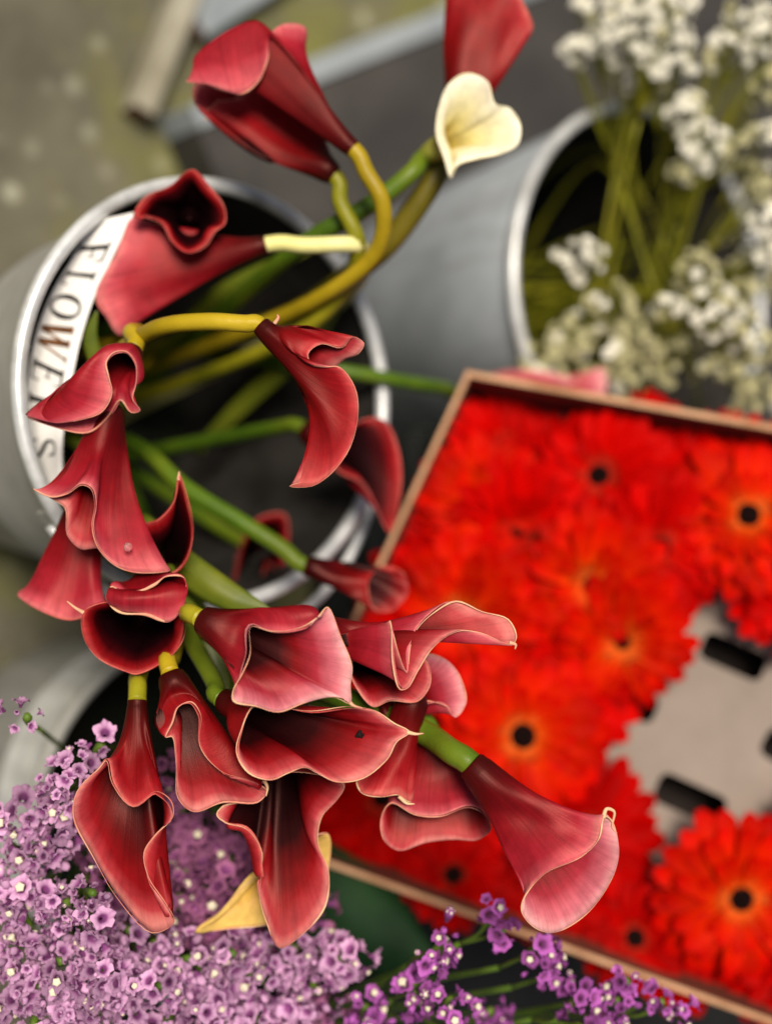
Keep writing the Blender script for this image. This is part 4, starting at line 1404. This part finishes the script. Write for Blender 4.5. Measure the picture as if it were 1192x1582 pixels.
def filler(x, y, D, kind, n_, spread, sizepx=9.5, mixw=.12):
    n_ = int(n_ * 1.7)
    c0 = at(x, y, D)
    lab, grp = WL[kind]
    o = thing('filler_sprig', lab, 'flower', c0, grp)
    mpp = D / FPX
    rt_ = np.array([GB[0] + rng.uniform(-.06, .06), GB[1] + rng.uniform(-.06, .06), .10])
    rimp = np.array([GB[0], GB[1], .33]) + rng.normal(0, .045, 3) * np.array([1, 1, .2])
    fork = c0 + (rimp - c0) * .35
    P = crom([fork - c0, rimp - c0, rt_ - c0], 8)
    V, F = tube_geo(P, np.linspace(.0016, .0028, len(P)), 6)
    obj('stem', mesh('stem', V, F, [W_STEM]), o)
    for k in range(n_):
        d = rng.normal(size=3)
        d = unit(d) * rng.uniform(.2, 1) ** .5 * spread * mpp
        p = d
        kk = 'white' if (kind == 'white') != (rng.uniform() < mixw) else 'green'
        b_ = obj('blossom', BLO[kk][int(rng.integers(3))], o)
        nr = unit(unit(d) + np.array([0, -.2, .7]) - FW * .4)
        e1, e2 = frame(nr)
        rad = sizepx * mpp * rng.uniform(.7, 1.15)
        b_.matrix_local = Matrix(((e1[0] * rad, e2[0] * rad, nr[0] * rad, p[0]), (e1[1] * rad, e2[1] * rad, nr[1] * rad, p[1]), (e1[2] * rad, e2[2] * rad, nr[2] * rad, p[2]), (0, 0, 0, 1)))
        if k % 2 == 0:
            V, F = tube_geo(crom([fork - c0, (fork - c0) * .45 + p * .55 + rng.normal(0, .004, 3), p - nr * rad * .2], 4), .0006, 5)
            obj('twig', mesh('twig', V, F, [W_STEM]), o)
    return o


for a_ in ((985, 45, 1.10, 'white', 44, 66), (1035, 20, 1.08, 'white', 36, 52), (1030, 85, 1.10, 'white', 30, 52), (920, 15, 1.11, 'white', 14, 34), (897, 75, 1.12, 'white', 9, 26), (985, 120, 1.12, 'white', 8, 28), (1120, 85, 1.10, 'white', 18, 40), (1180, 50, 1.09, 'white', 18, 40),
           (1065, 180, 1.10, 'white', 18, 36), (1085, 225, 1.09, 'white', 22, 40), (1060, 265, 1.10, 'green', 8, 26), (1185, 130, 1.12, 'green', 14, 36), (1190, 205, 1.05, 'white', 7, 16), (1150, 230, 1.13, 'green', 14, 44), (1185, 340, 1.05, 'white', 14, 30), (1195, 390, 1.06, 'white', 10, 24),
           (895, 395, 1.08, 'white', 16, 38), (945, 475, 1.10, 'green', 20, 42), (885, 520, 1.10, 'green', 22, 40), (840, 545, 1.11, 'green', 16, 34), (840, 580, 1.11, 'green', 14, 34), (935, 545, 1.11, 'green', 22, 46), (1000, 520, 1.11, 'green', 18, 44), (1035, 475, 1.08, 'white', 9, 22), (1105, 480, 1.07, 'white', 20, 42),
           (1145, 510, 1.08, 'white', 14, 34), (1075, 420, 1.10, 'green', 16, 44), (1140, 400, 1.11, 'green', 16, 44), (1165, 450, 1.09, 'green', 14, 40), (985, 585, 1.12, 'green', 16, 44), (1060, 560, 1.12, 'green', 18, 50), (1140, 570, 1.11, 'green', 18, 44), (1180, 540, 1.08, 'green', 12, 30), (1170, 620, 1.12, 'green', 16, 44), (1150, 5, 1.10, 'white', 10, 34), (1180, 280, 1.12, 'green', 14, 44)):
    filler(*a_)

# ------------------------------------------------------------------ boards lying on the paving
WOOD_DARK = mottled('dark_wood', (.030, .028, .026), (.055, .05, .046), 12, .6, 0, .25, .35)  # deck boards, much darker than the edge strip
WOOD_GREY = mottled('blue_grey_wood', (.20, .23, .25), (.30, .33, .35), 12, .6, 0, .25, .35)
WOOD_PALE = mottled('weathered_wood', (.22, .20, .14), (.34, .32, .25), 16, .75, 0, .3, .3)
WOOD_END = mottled('brown_end_grain', (.12, .05, .025), (.20, .09, .04), 30, .8, 0, .3, .3)


def plank(label, name, A, B_, width, height, mats, z0=.002):
    """a timber from A to B on the ground, its right-hand edge along AB; mats: top, sides, end"""
    A, B_ = np.array([A[0], A[1], 0.]), np.array([B_[0], B_[1], 0.])
    d = unit(B_ - A)
    s = np.array([-d[1], d[0], 0])
    ln = np.linalg.norm(B_ - A)
    bm = box_geo((ln / 2, width / 2, height / 2), (ln, width, height), .003)
    me = bpy.data.meshes.new(name)
    bm.to_mesh(me)
    bm.free()
    for m in mats:
        me.materials.append(m)
    for p in me.polygons:
        p.material_index = 0 if p.normal.z > .5 else (2 if p.normal.x < -.5 else 1)
    o = thing(name, label, 'timber', (A[0], A[1], z0), me=me)
    o.rotation_euler = (0, 0, math.atan2(d[1], d[0]))
    return o


HP = .06
p0 = at_z(292, 163, HP)
p1 = at_z(690, 10, HP)
da = unit(p1 - p0)
dp = np.array([da[1], -da[0], 0])           # to the buckets' side
plat = thing('display_platform', 'low dark platform with a blue-grey edge under the white flower bucket', 'platform', (p0[0], p0[1], 0.0))


def plat_box(name, a0, a1, b0, b1, z0, z1, mat):
    c = da * (a0 + a1) / 2 + dp * (b0 + b1) / 2
    bm = box_geo((0, 0, 0), (a1 - a0, b1 - b0, z1 - z0), .002)
    bmesh.ops.rotate(bm, verts=bm.verts, cent=(0, 0, 0), matrix=Matrix.Rotation(math.atan2(da[1], da[0]), 3, 'Z'))
    bmesh.ops.translate(bm, verts=bm.verts, vec=(c[0], c[1], (z0 + z1) / 2))
    me = bpy.data.meshes.new(name)
    bm.to_mesh(me)
    bm.free()
    me.materials.append(mat)
    return obj(name, me, plat)


plat_box('edge_strip', 0, 2.2, 0, .022, .001, HP + .004, WOOD_GREY)
for k in range(4):
    plat_box('deck_board', .001 * k, 2.2, .0235 + .18 * k, .0235 + .18 * k + .178, .001, HP, WOOD_DARK)
pA, pB = at_z(238, 182, .03), at_z(318, -20, .03)
plank('pale weathered plank with a brown end lying on the mossy paving', 'weathered_plank', pA, pA + unit(pB - pA) * .7, .022, .03, (WOOD_PALE, WOOD_PALE, WOOD_END))
pA, pB = at_z(318, 60, .02), at_z(470, -40, .02)
plank('blue-grey plank lying beside the pale weathered one', 'grey_plank', pA, pA + unit(pB - pA) * .7, .05, .02, (WOOD_GREY, WOOD_GREY, WOOD_END))
